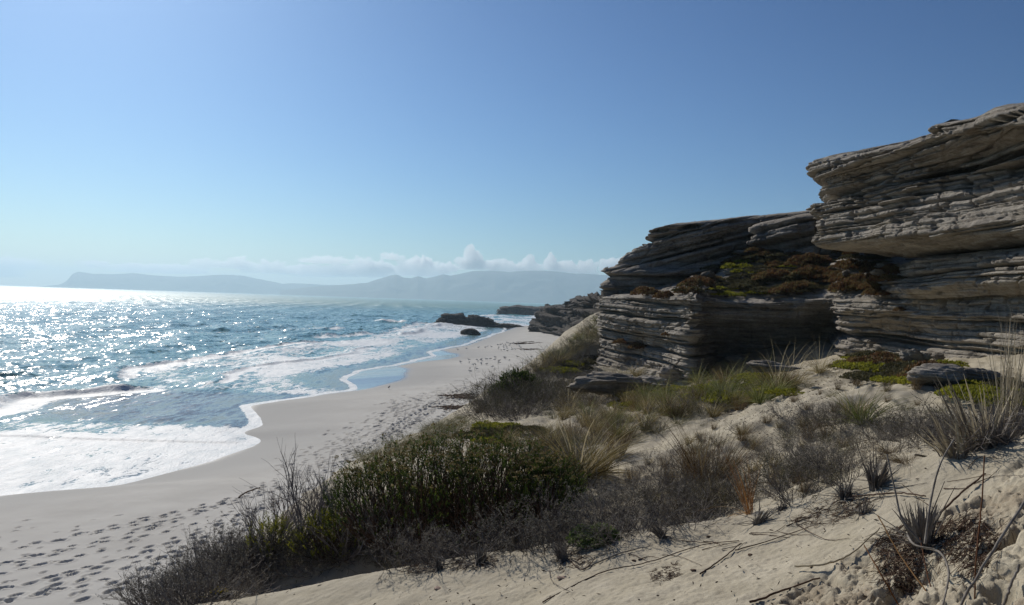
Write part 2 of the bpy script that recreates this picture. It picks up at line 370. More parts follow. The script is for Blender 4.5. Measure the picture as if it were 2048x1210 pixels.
m.l(m.bump(n2, 0.7, 0.08, m.bump(n1, 0.5, 0.2)), fo.inputs['Normal'])
ms = m.n('MixShader'); m.l(fmk, ms.inputs[0]); m.l(m.p.outputs[0], ms.inputs[1]); m.l(fo.outputs[0], ms.inputs[2]); m.l(ms.outputs[0], m.out.inputs[0])
M_SEA = m.m
def sea_fields(x, y):
    s = shoreX(y) - x                                   # metres seaward of the swash edge
    off = np.maximum(s, 0)
    d1 = off + 2.5*(vn(y*0.05, 1, 90)-0.5)*2
    damp = sst(6, 40, off)
    z = np.zeros_like(x)
    for (lam, amp, an, ph) in [(26, .30, 8, 0), (17, .17, -12, 1), (11, .11, 25, 2), (7.3, .07, -30, 4), (4.6, .045, 40, 3), (3.1, .03, -5, 5), (2.2, .02, 60, 6)]:
        a = R(an); k = 2*math.pi/lam; q = x*math.cos(a)+y*math.sin(a)
        q = q + 1.2*lam*0.25*(fbm(x/lam*0.35, y/lam*0.35, 2, int(lam*7))-0.5)*2
        w_ = np.sin(k*q+ph); z += amp*(1.3*np.exp(1.1*(w_-1))*1.6-0.6)*(0.5+vn(x/lam*.2, y/lam*.15, 33+ph))
    rr_ = np.hypot(x, y)
    z = z + 0.45*(fbm(x*.40, y*.26, 5, 201, .56)-.5) + .10*(.5-np.abs(fbm(x*1.1+.3*y, y*.7, 3, 211)-.5)*2)
    fade = 1-sst(900, 2600, rr_)
    z = z*(0.06+0.94*damp)*fade
    # breaking waves parallel with the shore
    foam = np.zeros_like(x)
    for (sp, hgt, wid, sd_, f0) in [(13.5, .22, .9, 1, .8), (20.5, .60, 1.7, 2, .85), (27, .35, 1.2, 5, .75), (37, .5, 2.0, 3, .6), (46, .3, 1.5, 6, .6), (62, .45, 3.0, 4, .4), (90, .6, 3.2, 7, .25)]:
        c_ = sp + 6*(fbm(y*0.022, sd_*3, 2, 95)-0.5)*2 ; g_ = off-c_
        along = sst(0.38, 0.62, vn(y*0.030+sd_, sd_*9, 96))
        g_ = g_ + 1.1*(fbm(x*.5, y*.35, 3, 131)-.5)
        prof = np.where(g_ < 0, np.exp(-(g_/(wid*.55))**2), np.exp(-(g_/(wid*1.7))**2))   # steep towards the shore
        z += hgt*along*prof*(sst(64, 80, y) if sp < 15 else sst(25, 45, y))*(.55+.9*fbm(x*.6, y*.22, 3, 133))
        foam = np.maximum(foam, along*f0*np.exp(-((g_+wid*1.2)/(wid*1.6))**2))
    # swash and surf foam
    wd_ = 19 + 11*sst(74, 110, y)
    surf = 0.78*(1-sst(wd_-5, wd_+4, off + 8*(fbm(x*.04, y*.025, 3, 97)-.5)))
    patch = fbm(x*.10, y*.045, 3, 98)
    surf = surf*(0.38+0.72*patch)*(1-.55*sst(82, 92, y)*(1-sst(3, 9, off)))
    gl = sst(58, 63, y)*(1-sst(78, 84, y))*(1-sst(14, 20, off))       # thin sheet of returning water
    film = sst(88, 93, y)*(1-sst(112, 120, y))*(1-sst(3, 6, off))
    surf = surf*(1-0.85*gl)
    near = (1-sst(54, 59, y))*(1-sst(26, 40, off)); surf = np.maximum(surf, near*(0.55+0.42*patch))
    edge = np.exp(-(off/0.8)**2); surf = np.maximum(surf, edge*1.0)
    foam = np.maximum(foam, surf)
    foam = np.maximum(foam, 0.30*sst(.60, .75, fbm(x*.03, y*.012, 3, 99))*(1-sst(120, 400, off)))
    for (px_, py_, rx, ry, hh, ff) in [(783, 646, 7, 3.5, 1.3, .9), (893, 652, 5, 5, .6, 1), (912, 653, 8, 4, .3, .9), (870, 652, 6, 4, .3, .8), (985, 634, 14, 10, .8, .9), (1040, 640, 40, 14, .2, .6), (600, 662, 14, 3, .3, .45), (1050, 652, 20, 20, .1, .7)]:
        p_ = ground(px_, py_, 0); e_ = np.exp(-((x-p_[0])/rx)**2-((y-p_[1])/ry)**2)*(.6+.8*vn(x*.5, y*.4, 71)); z += hh*e_; foam = np.maximum(foam, ff*np.minimum(e_*1.4, 1))
    thin = np.clip(np.maximum(gl, 1-sst(0, 9, off)), 0, 1)*0.9
    # the front of a second swash sliding over the first
    ln = 54.3 + 0.05*(x+18) + 0.8*(vn(x*.15, 3, 55)-.5); z += 0.10*sst(-.15, .15, y-ln)*(1-sst(63, 66, y))*(1-sst(20, 30, off))*sst(0, 2, off)
    z += 0.03 + 0.02*(fbm(x*1.2, y*1.2, 2, 77)-.5)*sst(0, 3, off)
    return z, foam, thin
def sea_sheet(r0, r1, dr, a0, a1, da, sink=0.):
    r, x, y, rr, th = polar(r0, r1, dr, a0, a1, da)
    z, fo_, tn = sea_fields(x, y)
    rf = 0.17 + 0.30*sst(250, 1200, r)
    o = mesh_np('sea', np.stack([x, y, z-sink], -1).reshape(-1, 3), grid_faces(*x.shape, flip=True), M_SEA, attrs={'foam': fo_, 'thin': tn, 'rough': rf, 'chop': 0.35+0.65*sst(0, 18, shoreX(y)-x)-0.35*sst(600, 2500, r)})
    return tag(o, kind='structure')
sea_sheet(30, 420, 0.0034, -40, 8, 0.085)
sea_sheet(419, 1500, 0.0045, -40, 12, 0.12)
sea_sheet(1480, 15200, 0.02, -60, 40, 0.5, 0.02)

# ================================================================ ROCK
def cr1(P, t):      # Catmull-Rom through rows of P at parameters t
    n = len(P); i = np.clip(np.floor(t).astype(int), 0, n-2); f = (t-i)[:, None, None]
    p0 = P[np.maximum(i-1, 0)]; p1 = P[i]; p2 = P[i+1]; p3 = P[np.minimum(i+2, n-1)]
    m1 = (p2-p0)*0.5; m2 = (p3-p1)*0.5
    return (2*f**3-3*f**2+1)*p1 + (f**3-2*f**2+f)*m1 + (-2*f**3+3*f**2)*p2 + (f**3-f**2)*m2
LAYC = {}
def layers(s, mean, seed):
    key = (mean, seed)
    if key not in LAYC:
        g_ = np.random.default_rng(seed); LAYC[key] = -80+np.cumsum(mean*g_.uniform(.35, 1.8, int(220/mean)))
    b = LAYC[key]; k = np.clip(np.searchsorted(b, s)-1, 0, len(b)-2)
    return k, (s-b[k])/(b[k+1]-b[k]), b[k+1]-b[k]
def rock_surface(name, grid, nu, nv, mat, dip=(0, 0), amp=1.0, seed=1, thick=0.6, thin=0.16, fine=1.0, pitt=0.5, notch=0.16, fs=1.0, near=False, back=0):
    G = np.array(grid, float)
    if back: G[..., 2] *= back
    if near: G[..., 2] *= np.interp(G[..., 0], [1650, 1742, 1860, 2000, 2090, 2280], [1, .98, .958, .925, .90, .85])
    if G.shape[2] == 3: P = unp(G[..., 0], G[..., 1], G[..., 2])
    tv = np.linspace(0, G.shape[0]-1, nv); tu = np.linspace(0, G.shape[1]-1, nu)
    # even out the sampling by arc length
    def even(P_, axis, n):
        d = np.linalg.norm(np.diff(P_, axis=axis), axis=2).mean(axis=1-axis); c = np.r_[0, np.cumsum(d+1e-3)]
        return np.interp(np.linspace(0, c[-1], n), c, np.arange(len(c)))
    tv = even(P, 0, nv); tu = even(P, 1, nu)
    S = cr1(P, tv); S = cr1(np.swapaxes(S, 0, 1), tu); S = np.swapaxes(S, 0, 1)   # nv x nu x 3
    du = np.gradient(S, axis=1); dv = np.gradient(S, axis=0)
    n = np.cross(du, dv); n /= np.linalg.norm(n, axis=2, keepdims=True)+1e-9
    x, y, z = S[..., 0], S[..., 1], S[..., 2]
    u = np.cumsum(np.r_[np.zeros((1,)), np.linalg.norm(np.diff(S[nv//2], axis=0), axis=1)])[None, :]+0*z
    x, y, z, u = x/fs, y/fs, z/fs, u/fs
    s = z - dip[0]*x - dip[1]*y + 0.22*(vn(x*.18, y*.18, seed)-.5) + 0.035*(vn3(x*1.1, y*1.1, z*1.1, seed+1)-.5)
    k1, f1, t1 = layers(s, thick, seed+10); k2, f2, t2 = layers(s, thin, seed+11)
    pr = 0.70*(vn(u*.28+k1*17.3, k1*3.7, seed+2)-.5) + 0.50*(hsh(k1, seed)-.5)
    cell = np.floor(u/1.7 + 3*hsh(k1, 5)+0.3*vn(u*.7, k1, 8)); pr = pr + 0.36*(hsh(k1, cell, seed+3)-.5)*(hsh(k1, seed+13) < .65)
    cf = (u/1.7 + 3*hsh(k1, 5)+0.3*vn(u*.7, k1, 8)) - cell; pr = pr - .45*np.exp(-((cf-.5)/.022)**2)*(hsh(k1, cell, seed+15) < .4)
    cell2 = np.floor(u/.8+7*hsh(k2, 6)); pr = pr + .16*(hsh(k2, cell2, seed+16)-.5)
    pr = pr + 0.40*(hsh(k2, seed+4)-.5)*(0.4+1.2*vn(u*.5, k2*2.1, seed+9)) + 0.34*(vn(u*.7+k2*5.1, k2*1.9, seed+5)-.5)
    pr = pr - notch*np.abs(2*f1-1)**8*2.2 - 0.17*np.abs(2*f2-1)**5*(t2 > thin*.5)
    pr = pr - 0.75*(hsh(k2, seed+6) < 0.16)*sst(.25, .6, vn(u*.30, k2, seed+7))
    fl = fbm3(x*2.2, y*2.2, z*6, 5, seed+20, .62)-.5
    pit = -np.maximum(fbm3(x*3.3, y*3.3, z*5, 2, seed+30)-.62, 0)*1.6*pitt
    steep = np.sqrt(np.clip(1-n[..., 2]**2, 0, 1))
    big = 0.28*(fbm3(x*.35, y*.35, z*.5, 2, seed+40)-.5)
    d = fs*(amp*(pr+big)*((0.12+0.88*steep) if fs <= 1 else (.75+.25*steep)) + fine*(0.17*fl+pit))
    nh = n.copy(); nh[..., 2] *= 0.35 if fs <= 1 else .9
    S = S + nh*d[..., None]
    return mesh_np(name, S.reshape(-1, 3), grid_faces(nv, nu), mat)
M_ROCK = mat_rock("sandstone", (1.0, 1.02, 1.06))
M_ROCK2 = mat_rock("dark_shaded_sandstone", (0.92, 0.93, 0.96))  # darker copy: shade painted into the cliff-corner slab, own grey for boulders
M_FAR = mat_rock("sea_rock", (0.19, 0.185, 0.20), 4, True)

def rows(cols, spec):
    """cols: list of dict row-> (px,py,D)"""
    return [[c_[i] for c_ in cols] for i in range(len(cols[0]))]
# --- A: the big overhanging block on the right. each column bottom -> top
A = rows([
 [(1740,480,42),(1700,480,42),(1702,440,42),(1702,400,42),(1702,370,42),(1700,330,42),(1700,325,43),(1800,320,46)],
 [(1740,492,37),(1655,490,36),(1650,450,36),(1652,405,36),(1658,378,36),(1645,345,36),(1660,322,37),(1800,318,42)],
 [(1760,505,34),(1636,494,31.5),(1632,455,31.3),(1638,408,31.3),(1650,376,31.3),(1620,345,31.5),(1640,320,32.5),(1800,312,38)],
 [(1780,512,31.5),(1650,492,30),(1645,460,29.8),(1650,410,30),(1660,372,30),(1640,338,29.6),(1665,312,30.8),(1820,300,35)],
 [(1820,515,30),(1742,486,27.6),(1740,448,27.6),(1740,395,27.8),(1740,352,28),(1735,325,27.6),(1745,297,28.3),(1860,285,33)],
 [(1900,514,28),(1800,482,25.8),(1800,440,26),(1800,385,26.3),(1800,340,26.2),(1800,310,26),(1805,286,26.8),(1890,270,31)],
 [(1960,508,26.5),(1860,476,24.4),(1860,432,24.8),(1860,370,25.6),(1860,325,25.2),(1862,290,24.4),(1870,266,25.2),(1930,252,29)],
 [(2020,505,25),(1930,468,23),(1930,422,23.7),(1930,355,24.8),(1930,312,24.2),(1935,275,22.8),(1940,248,23.6),(1990,240,27)],
 [(2090,500,23.5),(2000,460,21.8),(2000,412,22.6),(2000,340,23.7),(2000,300,23.0),(2000,262,21.4),(2000,236,22.2),(2060,222,26)],
 [(2180,495,22),(2080,452,20.6),(2080,400,21.4),(2080,325,22.4),(2080,285,21.8),(2080,245,20.3),(2080,222,21),(2150,205,25)],
 [(2330,485,20),(2260,440,18.8),(2260,390,19.5),(2260,310,20.2),(2260,265,19.8),(2260,225,18.6),(2260,190,19.2),(2330,180,23)]], 0)
oA = rock_surface('rock_outcrop', A, 820, 620, M_ROCK, dip=(0.03, -0.012), seed=3, amp=0.72, thick=0.46, thin=0.10, pitt=0.9, notch=.3, near=True)
tag(oA, 'tall overhanging block of thin grey sandstone layers at the top right of the cliff', 'rock outcrop')
# --- slabs on the top right
A2 = rows([
 [(1990,250,27),(1905,268,26),(1890,258,26),(1885,250,26),(1900,244,27),(1990,240,30)],
 [(1990,262,25),(1880,272,23.8),(1868,264,23.8),(1868,255,23.8),(1880,247,24.6),(1990,235,28)],
 [(2020,262,24),(1935,268,22.4),(1930,255,22.2),(1932,243,22.4),(1940,236,23),(2030,228,27)],
 [(2050,255,23),(1990,258,21.2),(1988,240,21),(1988,226,21.2),(1995,212,22),(2070,205,26)],
 [(2120,250,22),(2060,250,20.2),(2060,232,20),(2060,218,20.2),(2065,207,21),(2140,200,25)],
 [(2300,240,20),(2240,240,18.2),(2240,220,18),(2240,205,18.2),(2250,190,19),(2320,180,23)]], 0)
o = rock_surface('rock_slab', A2, 300, 110, M_ROCK, dip=(0.03, -0.012), seed=5, amp=0.5, thick=0.4, near=True)
tag(o, 'loose pale slabs lying on the very top of the overhanging block', 'rock slab')
# --- B: the middle shelf whose layers climb to the right
B = rows([
 [(1420,548,50),(1330,546,50),(1330,530,50),(1335,505,50),(1345,480,50),(1355,466,50),(1380,460,52),(1500,455,58)],
 [(1400,556,46),(1240,546,45),(1245,530,45),(1275,505,45),(1292,480,45),(1310,466,45),(1340,456,47),(1500,448,54)],
 [(1390,558,45),(1208,546,43),(1226,531,43),(1260,505,43),(1280,480,43),(1292,465,43),(1320,455,44.5),(1500,446,52)],
 [(1400,560,44.5),(1250,550,41.8),(1270,531,42),(1300,505,42),(1312,478,42),(1320,460,42),(1335,451,43),(1510,444,51)],
 [(1440,560,44),(1320,550,41.2),(1330,528,41.6),(1345,500,41.6),(1350,475,41.4),(1350,458,41.4),(1360,446,42.4),(1520,440,50)],
 [(1500,556,43.5),(1400,547,40.8),(1402,525,41.2),(1405,495,41.2),(1408,468,41),(1410,452,41),(1415,441,42),(1540,436,50)],
 [(1560,550,43.5),(1480,530,40.8),(1482,510,41),(1485,482,41),(1488,460,40.8),(1490,444,40.8),(1495,433,42),(1600,428,49)],
 [(1640,545,43.5),(1560,520,41),(1562,500,41),(1565,475,41),(1568,450,40.8),(1570,436,40.8),(1575,425,42),(1660,420,49)],
 [(1740,540,43),(1680,515,41),(1680,495,41),(1680,465,41),(1680,442,41),(1680,425,41),(1685,412,42),(1760,410,49)]], 0)
o = rock_surface('rock_outcrop', B, 640, 420, M_ROCK2, dip=(0.27, 0.0), seed=8, amp=1.1, thick=0.5, thin=0.14, notch=0.4, back=1.085)
tag(o, 'dark tilted rock shelf with a sharp pointed tip jutting out over the beach', 'rock outcrop')
B2 = rows([
 [(1560,520,42),(1510,512,40.5),(1508,490,40.5),(1512,465,40.5),(1530,448,41),(1600,440,44)],
 [(1600,530,41),(1505,520,38.8),(1498,492,38.6),(1500,465,38.8),(1515,447,39.6),(1620,432,44)],
 [(1620,530,40),(1545,522,37.8),(1542,495,37.8),(1545,462,38),(1552,438,38.6),(1640,428,43)],
 [(1680,528,39),(1600,520,37),(1600,495,37),(1602,455,37.2),(1606,427,37.8),(1690,420,42)],
 [(1760,520,38),(1700,515,36),(1700,490,36),(1702,450,36.2),(1706,420,36.8),(1780,412,41)]], 0)
o = rock_surface('rock_outcrop', B2, 260, 190, M_ROCK2, dip=(0.24, 0.0), seed=12, amp=0.85, thick=0.7, thin=0.24, notch=.35, back=1.10)
tag(o, 'thick dark rock block wedged between the tilted shelf and the tall overhanging block', 'rock outcrop')
G1 = rows([[(1300,596,52),(1270,592,50),(1270,575,50),(1275,556,50),(1280,545,50),(1330,540,53)],
 [(1260,600,47),(1218,596,45.5),(1210,578,45.3),(1222,560,45.6),(1236,545,45.6),(1300,538,48)],
 [(1260,602,46),(1212,598,43.8),(1204,576,43.6),(1216,560,44),(1232,543,44),(1290,536,47)],
 [(1300,602,45.5),(1270,598,43.2),(1270,578,43.3),(1272,560,43.2),(1275,542,43.5),(1310,535,46)],
 [(1340,602,45),(1330,598,43),(1330,580,43.4),(1334,562,43.2),(1338,542,43.4),(1360,532,46)],
 [(1420,602,45),(1410,598,43),(1410,580,43.2),(1412,562,43.2),(1414,540,43.2),(1430,530,46)]], 0)
o = rock_surface('rock_outcrop', G1, 240, 110, M_ROCK, dip=(0.02, 0), seed=17, amp=.9, thick=.45, thin=.2, notch=.3, back=1.05)
tag(o, 'crumbly stack of pale blocks filling the gap under the pointed tip', 'rock outcrop')
# --- L: the lower wall, its cave and the ledge above it
def col(*a): return list(a)
Lw = rows([
 col((1240,800,62),(1240,740,60),(1240,700,60),(1240,660,60),(1240,630,60),(1240,610,60),(1240,600,60),(1260,585,63),(1300,570,68),(1330,560,72)),
 col((1190,790,51),(1205,735,50),(1210,700,50),(1210,660,50),(1208,630,50),(1208,608,50),(1212,598,50.5),(1240,588,54),(1300,574,60),(1330,562,66)),
 col((1165,790,45),(1182,735,45.5),(1196,700,46),(1203,660,46),(1199,630,46),(1199,606,46),(1203,594,46.6),(1240,585,50),(1300,570,55),(1330,560,60)),
 col((1200,800,40.5),(1222,745,41.7),(1236,700,42.5),(1243,660,42.9),(1242,630,42.5),(1243,606,42.5),(1244,592,43.1),(1262,584,46.5),(1320,566,50.5),(1340,556,55.5)),
 col((1255,800,38.3),(1262,750,40.3),(1276,702,41.4),(1286,660,40.2),(1288,630,39.6),(1290,606,39.7),(1290,591,40.3),(1305,580,43.8),(1340,562,47.8),(1360,552,52.8)),
 col((1310,800,36),(1318,750,37.6),(1325,705,38.6),(1336,660,37.4),(1338,630,36.6),(1340,606,36.7),(1340,591,37.3),(1350,580,41),(1370,560,45),(1390,550,50)),
 col((1350,800,33.1),(1368,750,34.2),(1375,705,34.8),(1384,660,34.4),(1388,630,34),(1389,606,34),(1388,591,34.8),(1395,578,38.6),(1405,556,42.6),(1420,548,47.6)),
 col((1390,800,33.8),(1400,750,35.2),(1396,705,35.8),(1394,660,35.1),(1396,630,34.5),(1397,607,34.5),(1396,593,35.2),(1402,578,38.8),(1412,556,42.8),(1425,548,47.8)),
 col((1440,800,39),(1440,752,41),(1440,705,39.6),(1436,662,38.2),(1436,632,37.0),(1438,608,36.9),(1438,598,37.3),(1440,580,39.5),(1450,548,41.6),(1460,522,45)),
 col((1520,800,39),(1520,752,41.5),(1520,705,39.9),(1520,665,38.3),(1520,636,36.9),(1520,611,36.4),(1520,601,36.7),(1520,576,38.4),(1525,540,40.4),(1530,508,44)),
 col((1600,800,38),(1600,752,40),(1600,705,39.2),(1600,665,37.6),(1600,634,36.0),(1600,606,35.4),(1600,596,35.7),(1600,570,37.2),(1605,530,39.2),(1610,496,43)),
 col((1650,800,35),(1652,752,36.6),(1655,705,38),(1658,662,38),(1658,630,36),(1656,602,34.3),(1656,592,34.8),(1656,566,36.5),(1660,522,38.8),(1665,505,43)),
 col((1685,800,31),(1682,745,32),(1680,705,32.6),(1678,662,33.2),(1672,632,32.6),(1672,606,32.2),(1674,593,32.8),(1680,566,34.8),(1690,522,37.2),(1700,505,41)),
 col((1720,800,30),(1728,745,31.2),(1732,705,31.6),(1734,662,31.6),(1734,636,30.6),(1736,608,30.5),(1740,594,31),(1750,562,33),(1760,518,35.5),(1780,505,39)),
 col((1770,800,28.8),(1780,735,29.8),(1785,700,30.4),(1790,665,30.4),(1788,635,29.4),(1788,610,29),(1790,578,29.2),(1794,548,29.8),(1800,528,31),(1860,512,36)),
 col((1840,800,26.5),(1850,740,27.6),(1855,700,28.2),(1858,665,28.4),(1858,638,27.7),(1856,600,27.4),(1852,566,26.7),(1850,535,26.8),(1856,514,28),(1920,505,33)),
 col((1920,800,24.6),(1930,740,25.6),(1935,700,25.9),(1938,665,26.4),(1938,640,26),(1936,598,26),(1934,562,24.6),(1934,528,24.4),(1940,506,25.8),(2000,500,31)),
 col((2000,800,22.6),(2000,740,23.6),(2000,700,23.9),(2000,665,24.4),(2000,640,24.4),(2000,598,24.2),(2000,560,22.6),(2000,522,22.4),(2006,501,24),(2060,495,29)),
 col((2090,800,21),(2090,740,22),(2090,700,22.2),(2090,665,22.6),(2090,640,22.6),(2090,595,22.4),(2090,555,20.9),(2090,515,20.7),(2096,494,22),(2150,490,27)),
 col((2280,800,18.6),(2280,740,19.4),(2280,700,19.6),(2280,665,20),(2280,640,20),(2280,595,19.8),(2280,550,18.6),(2280,505,18.5),(2286,485,20),(2330,480,25))], 0)
oL = rock_surface('rock_wall', Lw, 1200, 680, M_ROCK, dip=(-0.02, 0.01), seed=21, amp=0.60, thick=0.6, thin=0.12, pitt=0.8, notch=.28, near=True)
tag(oL, 'long lower cliff wall of banded grey sandstone with a dark cave in its middle', 'cliff')

# --- far headlands and sea rocks
def headland(name, cols, nu, nv, seed, label, cat, mat=None, amp=1.0, thick=1.2, dip=(0, 0)):
    o = rock_surface(name, rows(cols, 0), nu, nv, mat or M_FAR, seed=seed, amp=.8, thick=.55, thin=.18, fine=1.6, dip=dip, notch=.3, fs=thick*2.0)
    return tag(o, label, cat)
def hc(px, pb, pt, D, back=15, w=0):   # column: foot, wall, top, back
    return [(px-w, pb+3, D), (px, pb-(pb-pt)*.35, D+back*.06), (px, pb-(pb-pt)*.7, D+back*.09), (px, pt, D+back*.2), (px+1, pt, D+back*.8), (px+1, pb, D+back)]
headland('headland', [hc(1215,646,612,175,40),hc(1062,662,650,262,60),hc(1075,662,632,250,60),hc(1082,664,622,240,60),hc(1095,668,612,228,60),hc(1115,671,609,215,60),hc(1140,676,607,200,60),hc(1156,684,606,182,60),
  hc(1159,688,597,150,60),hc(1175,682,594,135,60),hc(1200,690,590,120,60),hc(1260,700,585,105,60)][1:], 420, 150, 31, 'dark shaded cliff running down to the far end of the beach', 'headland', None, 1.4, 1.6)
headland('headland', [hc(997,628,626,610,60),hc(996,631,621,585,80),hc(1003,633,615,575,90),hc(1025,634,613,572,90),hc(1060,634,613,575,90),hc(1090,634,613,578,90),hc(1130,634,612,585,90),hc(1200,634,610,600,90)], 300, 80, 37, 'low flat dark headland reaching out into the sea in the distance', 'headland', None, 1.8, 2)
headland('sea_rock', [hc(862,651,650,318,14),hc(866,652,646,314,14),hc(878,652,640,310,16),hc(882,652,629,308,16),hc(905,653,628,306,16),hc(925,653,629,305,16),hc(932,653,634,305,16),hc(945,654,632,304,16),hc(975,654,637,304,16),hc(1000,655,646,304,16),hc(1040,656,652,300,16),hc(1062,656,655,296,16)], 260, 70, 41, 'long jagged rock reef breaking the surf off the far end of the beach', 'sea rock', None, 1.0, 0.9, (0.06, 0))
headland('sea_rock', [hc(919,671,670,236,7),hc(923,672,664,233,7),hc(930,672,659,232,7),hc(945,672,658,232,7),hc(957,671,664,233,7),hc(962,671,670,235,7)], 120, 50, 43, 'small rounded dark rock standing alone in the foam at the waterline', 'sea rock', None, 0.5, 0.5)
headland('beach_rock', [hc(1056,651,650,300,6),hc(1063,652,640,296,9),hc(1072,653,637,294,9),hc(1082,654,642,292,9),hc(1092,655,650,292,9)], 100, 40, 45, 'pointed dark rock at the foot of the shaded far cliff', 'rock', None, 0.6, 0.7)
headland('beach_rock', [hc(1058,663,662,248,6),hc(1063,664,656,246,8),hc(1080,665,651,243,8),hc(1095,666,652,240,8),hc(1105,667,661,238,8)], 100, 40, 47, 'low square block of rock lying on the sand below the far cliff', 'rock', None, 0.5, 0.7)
# --- mountains across the bay
m = N("mountain"); c = m.coord()
mm = m.ramp(m.noise(c, 0.004, 5), [(0.3, (0.05, 0.07, 0.06)), (0.7, (0.13, 0.13, 0.11))]); M_MT = m.set(Base_Color=mm)
def range_(prof, D, seed, label):
    px = np.linspace(prof[0][0], prof[-1][0], 420); py = np.interp(px, [p[0] for p in prof], [p[1] for p in prof])
    base = unp(px, py*0+600, px*0+D); zt = unp(px, py, px*0+D)[:, 2]; zt = zt + (fbm(px*.05, 0, 4, seed)-.5)*10*sst(0, 25, zt)
    nv = 60; t = np.linspace(-1, 1, nv)[:, None]
    y = base[None, :, 1] + t*600 ; x = base[None, :, 0]*(y/base[None, :, 1])
    rid = 1-np.abs(fbm(x*.004, y*.004, 4, seed+3)-.5)*1.1*np.abs(t)
    z = (zt[None, :]+4)*(1-np.abs(t)**1.25)*rid*np.where(np.abs(t) < .06, 1, 1) - 4
    o = mesh_np('mountain_range', np.stack([x, y, z], -1).reshape(-1, 3), grid_faces(nv, 420, flip=False), M_MT)
    return tag(o, label, 'mountains')
range_([(60,575),(118,569),(132,562),(143,548),(155,543),(185,547),(220,548),(265,546),(290,549),(350,553),(390,552),(440,549),(480,550),(510,556),(545,563),(565,567),(600,566),(640,569),(700,570),(760,576)], 9500, 61, 'pale blue hazy mountain range far across the bay behind the sun glitter')
range_([(560,580),(640,572),(690,569),(730,566),(750,559),(775,552),(792,549),(805,555),(820,556),(835,551),(850,556),(865,554),(885,548),(900,551),(920,546),(945,542),(985,541),(1015,543),(1050,541),(1090,541),(1120,543),(1150,547),(1210,549),(1400,552),(1600,570)], 7500, 67, 'blue hazy mountain range under the cumulus clouds behind the far headland')

# ================================================================ PLANTS
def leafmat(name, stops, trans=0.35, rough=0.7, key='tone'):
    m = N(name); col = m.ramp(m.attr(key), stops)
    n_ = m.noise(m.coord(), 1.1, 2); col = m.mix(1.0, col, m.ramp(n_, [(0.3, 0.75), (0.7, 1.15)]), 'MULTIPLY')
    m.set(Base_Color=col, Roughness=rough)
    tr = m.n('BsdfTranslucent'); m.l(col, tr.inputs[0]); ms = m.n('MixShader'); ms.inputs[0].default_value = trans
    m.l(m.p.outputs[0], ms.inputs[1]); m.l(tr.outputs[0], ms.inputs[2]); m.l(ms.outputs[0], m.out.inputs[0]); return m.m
M_GRASS = leafmat("dune_grass", [(0, (0.10, 0.075, 0.03)), (0.35, (0.24, 0.19, 0.06)), (0.7, (0.40, 0.32, 0.15)), (1, (0.55, 0.47, 0.30))])
M_FINE = leafmat("fine_grass", [(0, (0.07, 0.07, 0.035)), (0.5, (0.16, 0.155, 0.075)), (1, (0.34, 0.31, 0.19))])
M_GREENG = leafmat("green_grass", [(0, (0.06, 0.08, 0.015)), (0.5, (0.14, 0.17, 0.04)), (1, (0.33, 0.32, 0.15))])
M_BROWNG = leafmat("brown_reed", [(0, (0.05, 0.03, 0.018)), (0.5, (0.13, 0.08, 0.035)), (1, (0.26, 0.20, 0.10))])
M_ORANGE = leafmat("orange_reed", [(0, (0.16, 0.06, 0.02)), (0.5, (0.33, 0.15, 0.04)), (1, (0.45, 0.28, 0.12))])
M_PALE = leafmat("dead_reed", [(0, (0.14, 0.12, 0.10)), (0.4, (0.36, 0.31, 0.22)), (1, (0.62, 0.53, 0.36))], 0.2)
M_GREYL = leafmat("grey_leaf", [(0, (0.07, 0.065, 0.055)), (0.5, (0.17, 0.155, 0.125)), (1, (0.34, 0.31, 0.26))], 0.3)
M_DARKL = leafmat("dark_leaf", [(0, (0.016, 0.022, 0.010)), (0.4, (0.04, 0.065, 0.016)), (0.75, (0.11, 0.16, 0.028)), (1, (0.28, 0.31, 0.06))], 0.3)
M_YELLOW = leafmat("yellow_leaf", [(0, (0.08, 0.09, 0.012)), (0.4, (0.20, 0.21, 0.025)), (1, (0.42, 0.40, 0.05))], 0.4)
M_RUST = leafmat("rust_leaf", [(0, (0.05, 0.035, 0.025)), (0.35, (0.14, 0.07, 0.035)), (0.6, (0.20, 0.12, 0.05)), (1, (0.22, 0.21, 0.09))], 0.3)
M_OLIVE = leafmat("olive_leaf", [(0, (0.035, 0.035, 0.015)), (0.5, (0.085, 0.08, 0.035)), (1, (0.17, 0.15, 0.08))], 0.25)
M_FRESH = leafmat("fresh_leaf", [(0, (0.07, 0.12, 0.03)), (0.5, (0.16, 0.22, 0.07)), (1, (0.30, 0.36, 0.14))], 0.35)
M_FLOWER = leafmat("dry_flower", [(0, (0.14, 0.10, 0.04)), (0.5, (0.26, 0.20, 0.08)), (1, (0.38, 0.32, 0.17))], 0.2)
M_TWIG = leafmat("bare_twig", [(0, (0.06, 0.05, 0.046)), (0.5, (0.14, 0.12, 0.108)), (1, (0.26, 0.23, 0.205))], 0.0)
M_PETAL = leafmat("yellow_petal", [(0, (0.5, 0.35, 0.01)), (1, (0.75, 0.62, 0.03))], 0.3)
M_BARE = leafmat("pale_twig", [(0, (0.14, 0.12, 0.115)), (0.5, (0.24, 0.21, 0.20)), (1, (0.38, 0.34, 0.32))], 0.0)
m = N("weathered_wood"); cw = m.coord(); M_WOOD = m.set(Base_Color=m.ramp(m.noise(m.coord((1, 1, 1)), 18, 5, .7), [(0.3, (0.09, 0.078, 0.068)), (0.6, (0.27, 0.24, 0.205)), (0.8, (0.44, 0.41, 0.37))]))
m = N("root_brown"); M_ROOT = m.set(Base_Color=m.ramp(m.noise(m.coord(), 12, 3), [(0.3, (0.035, 0.02, 0.014)), (0.7, (0.15, 0.095, 0.065))]))

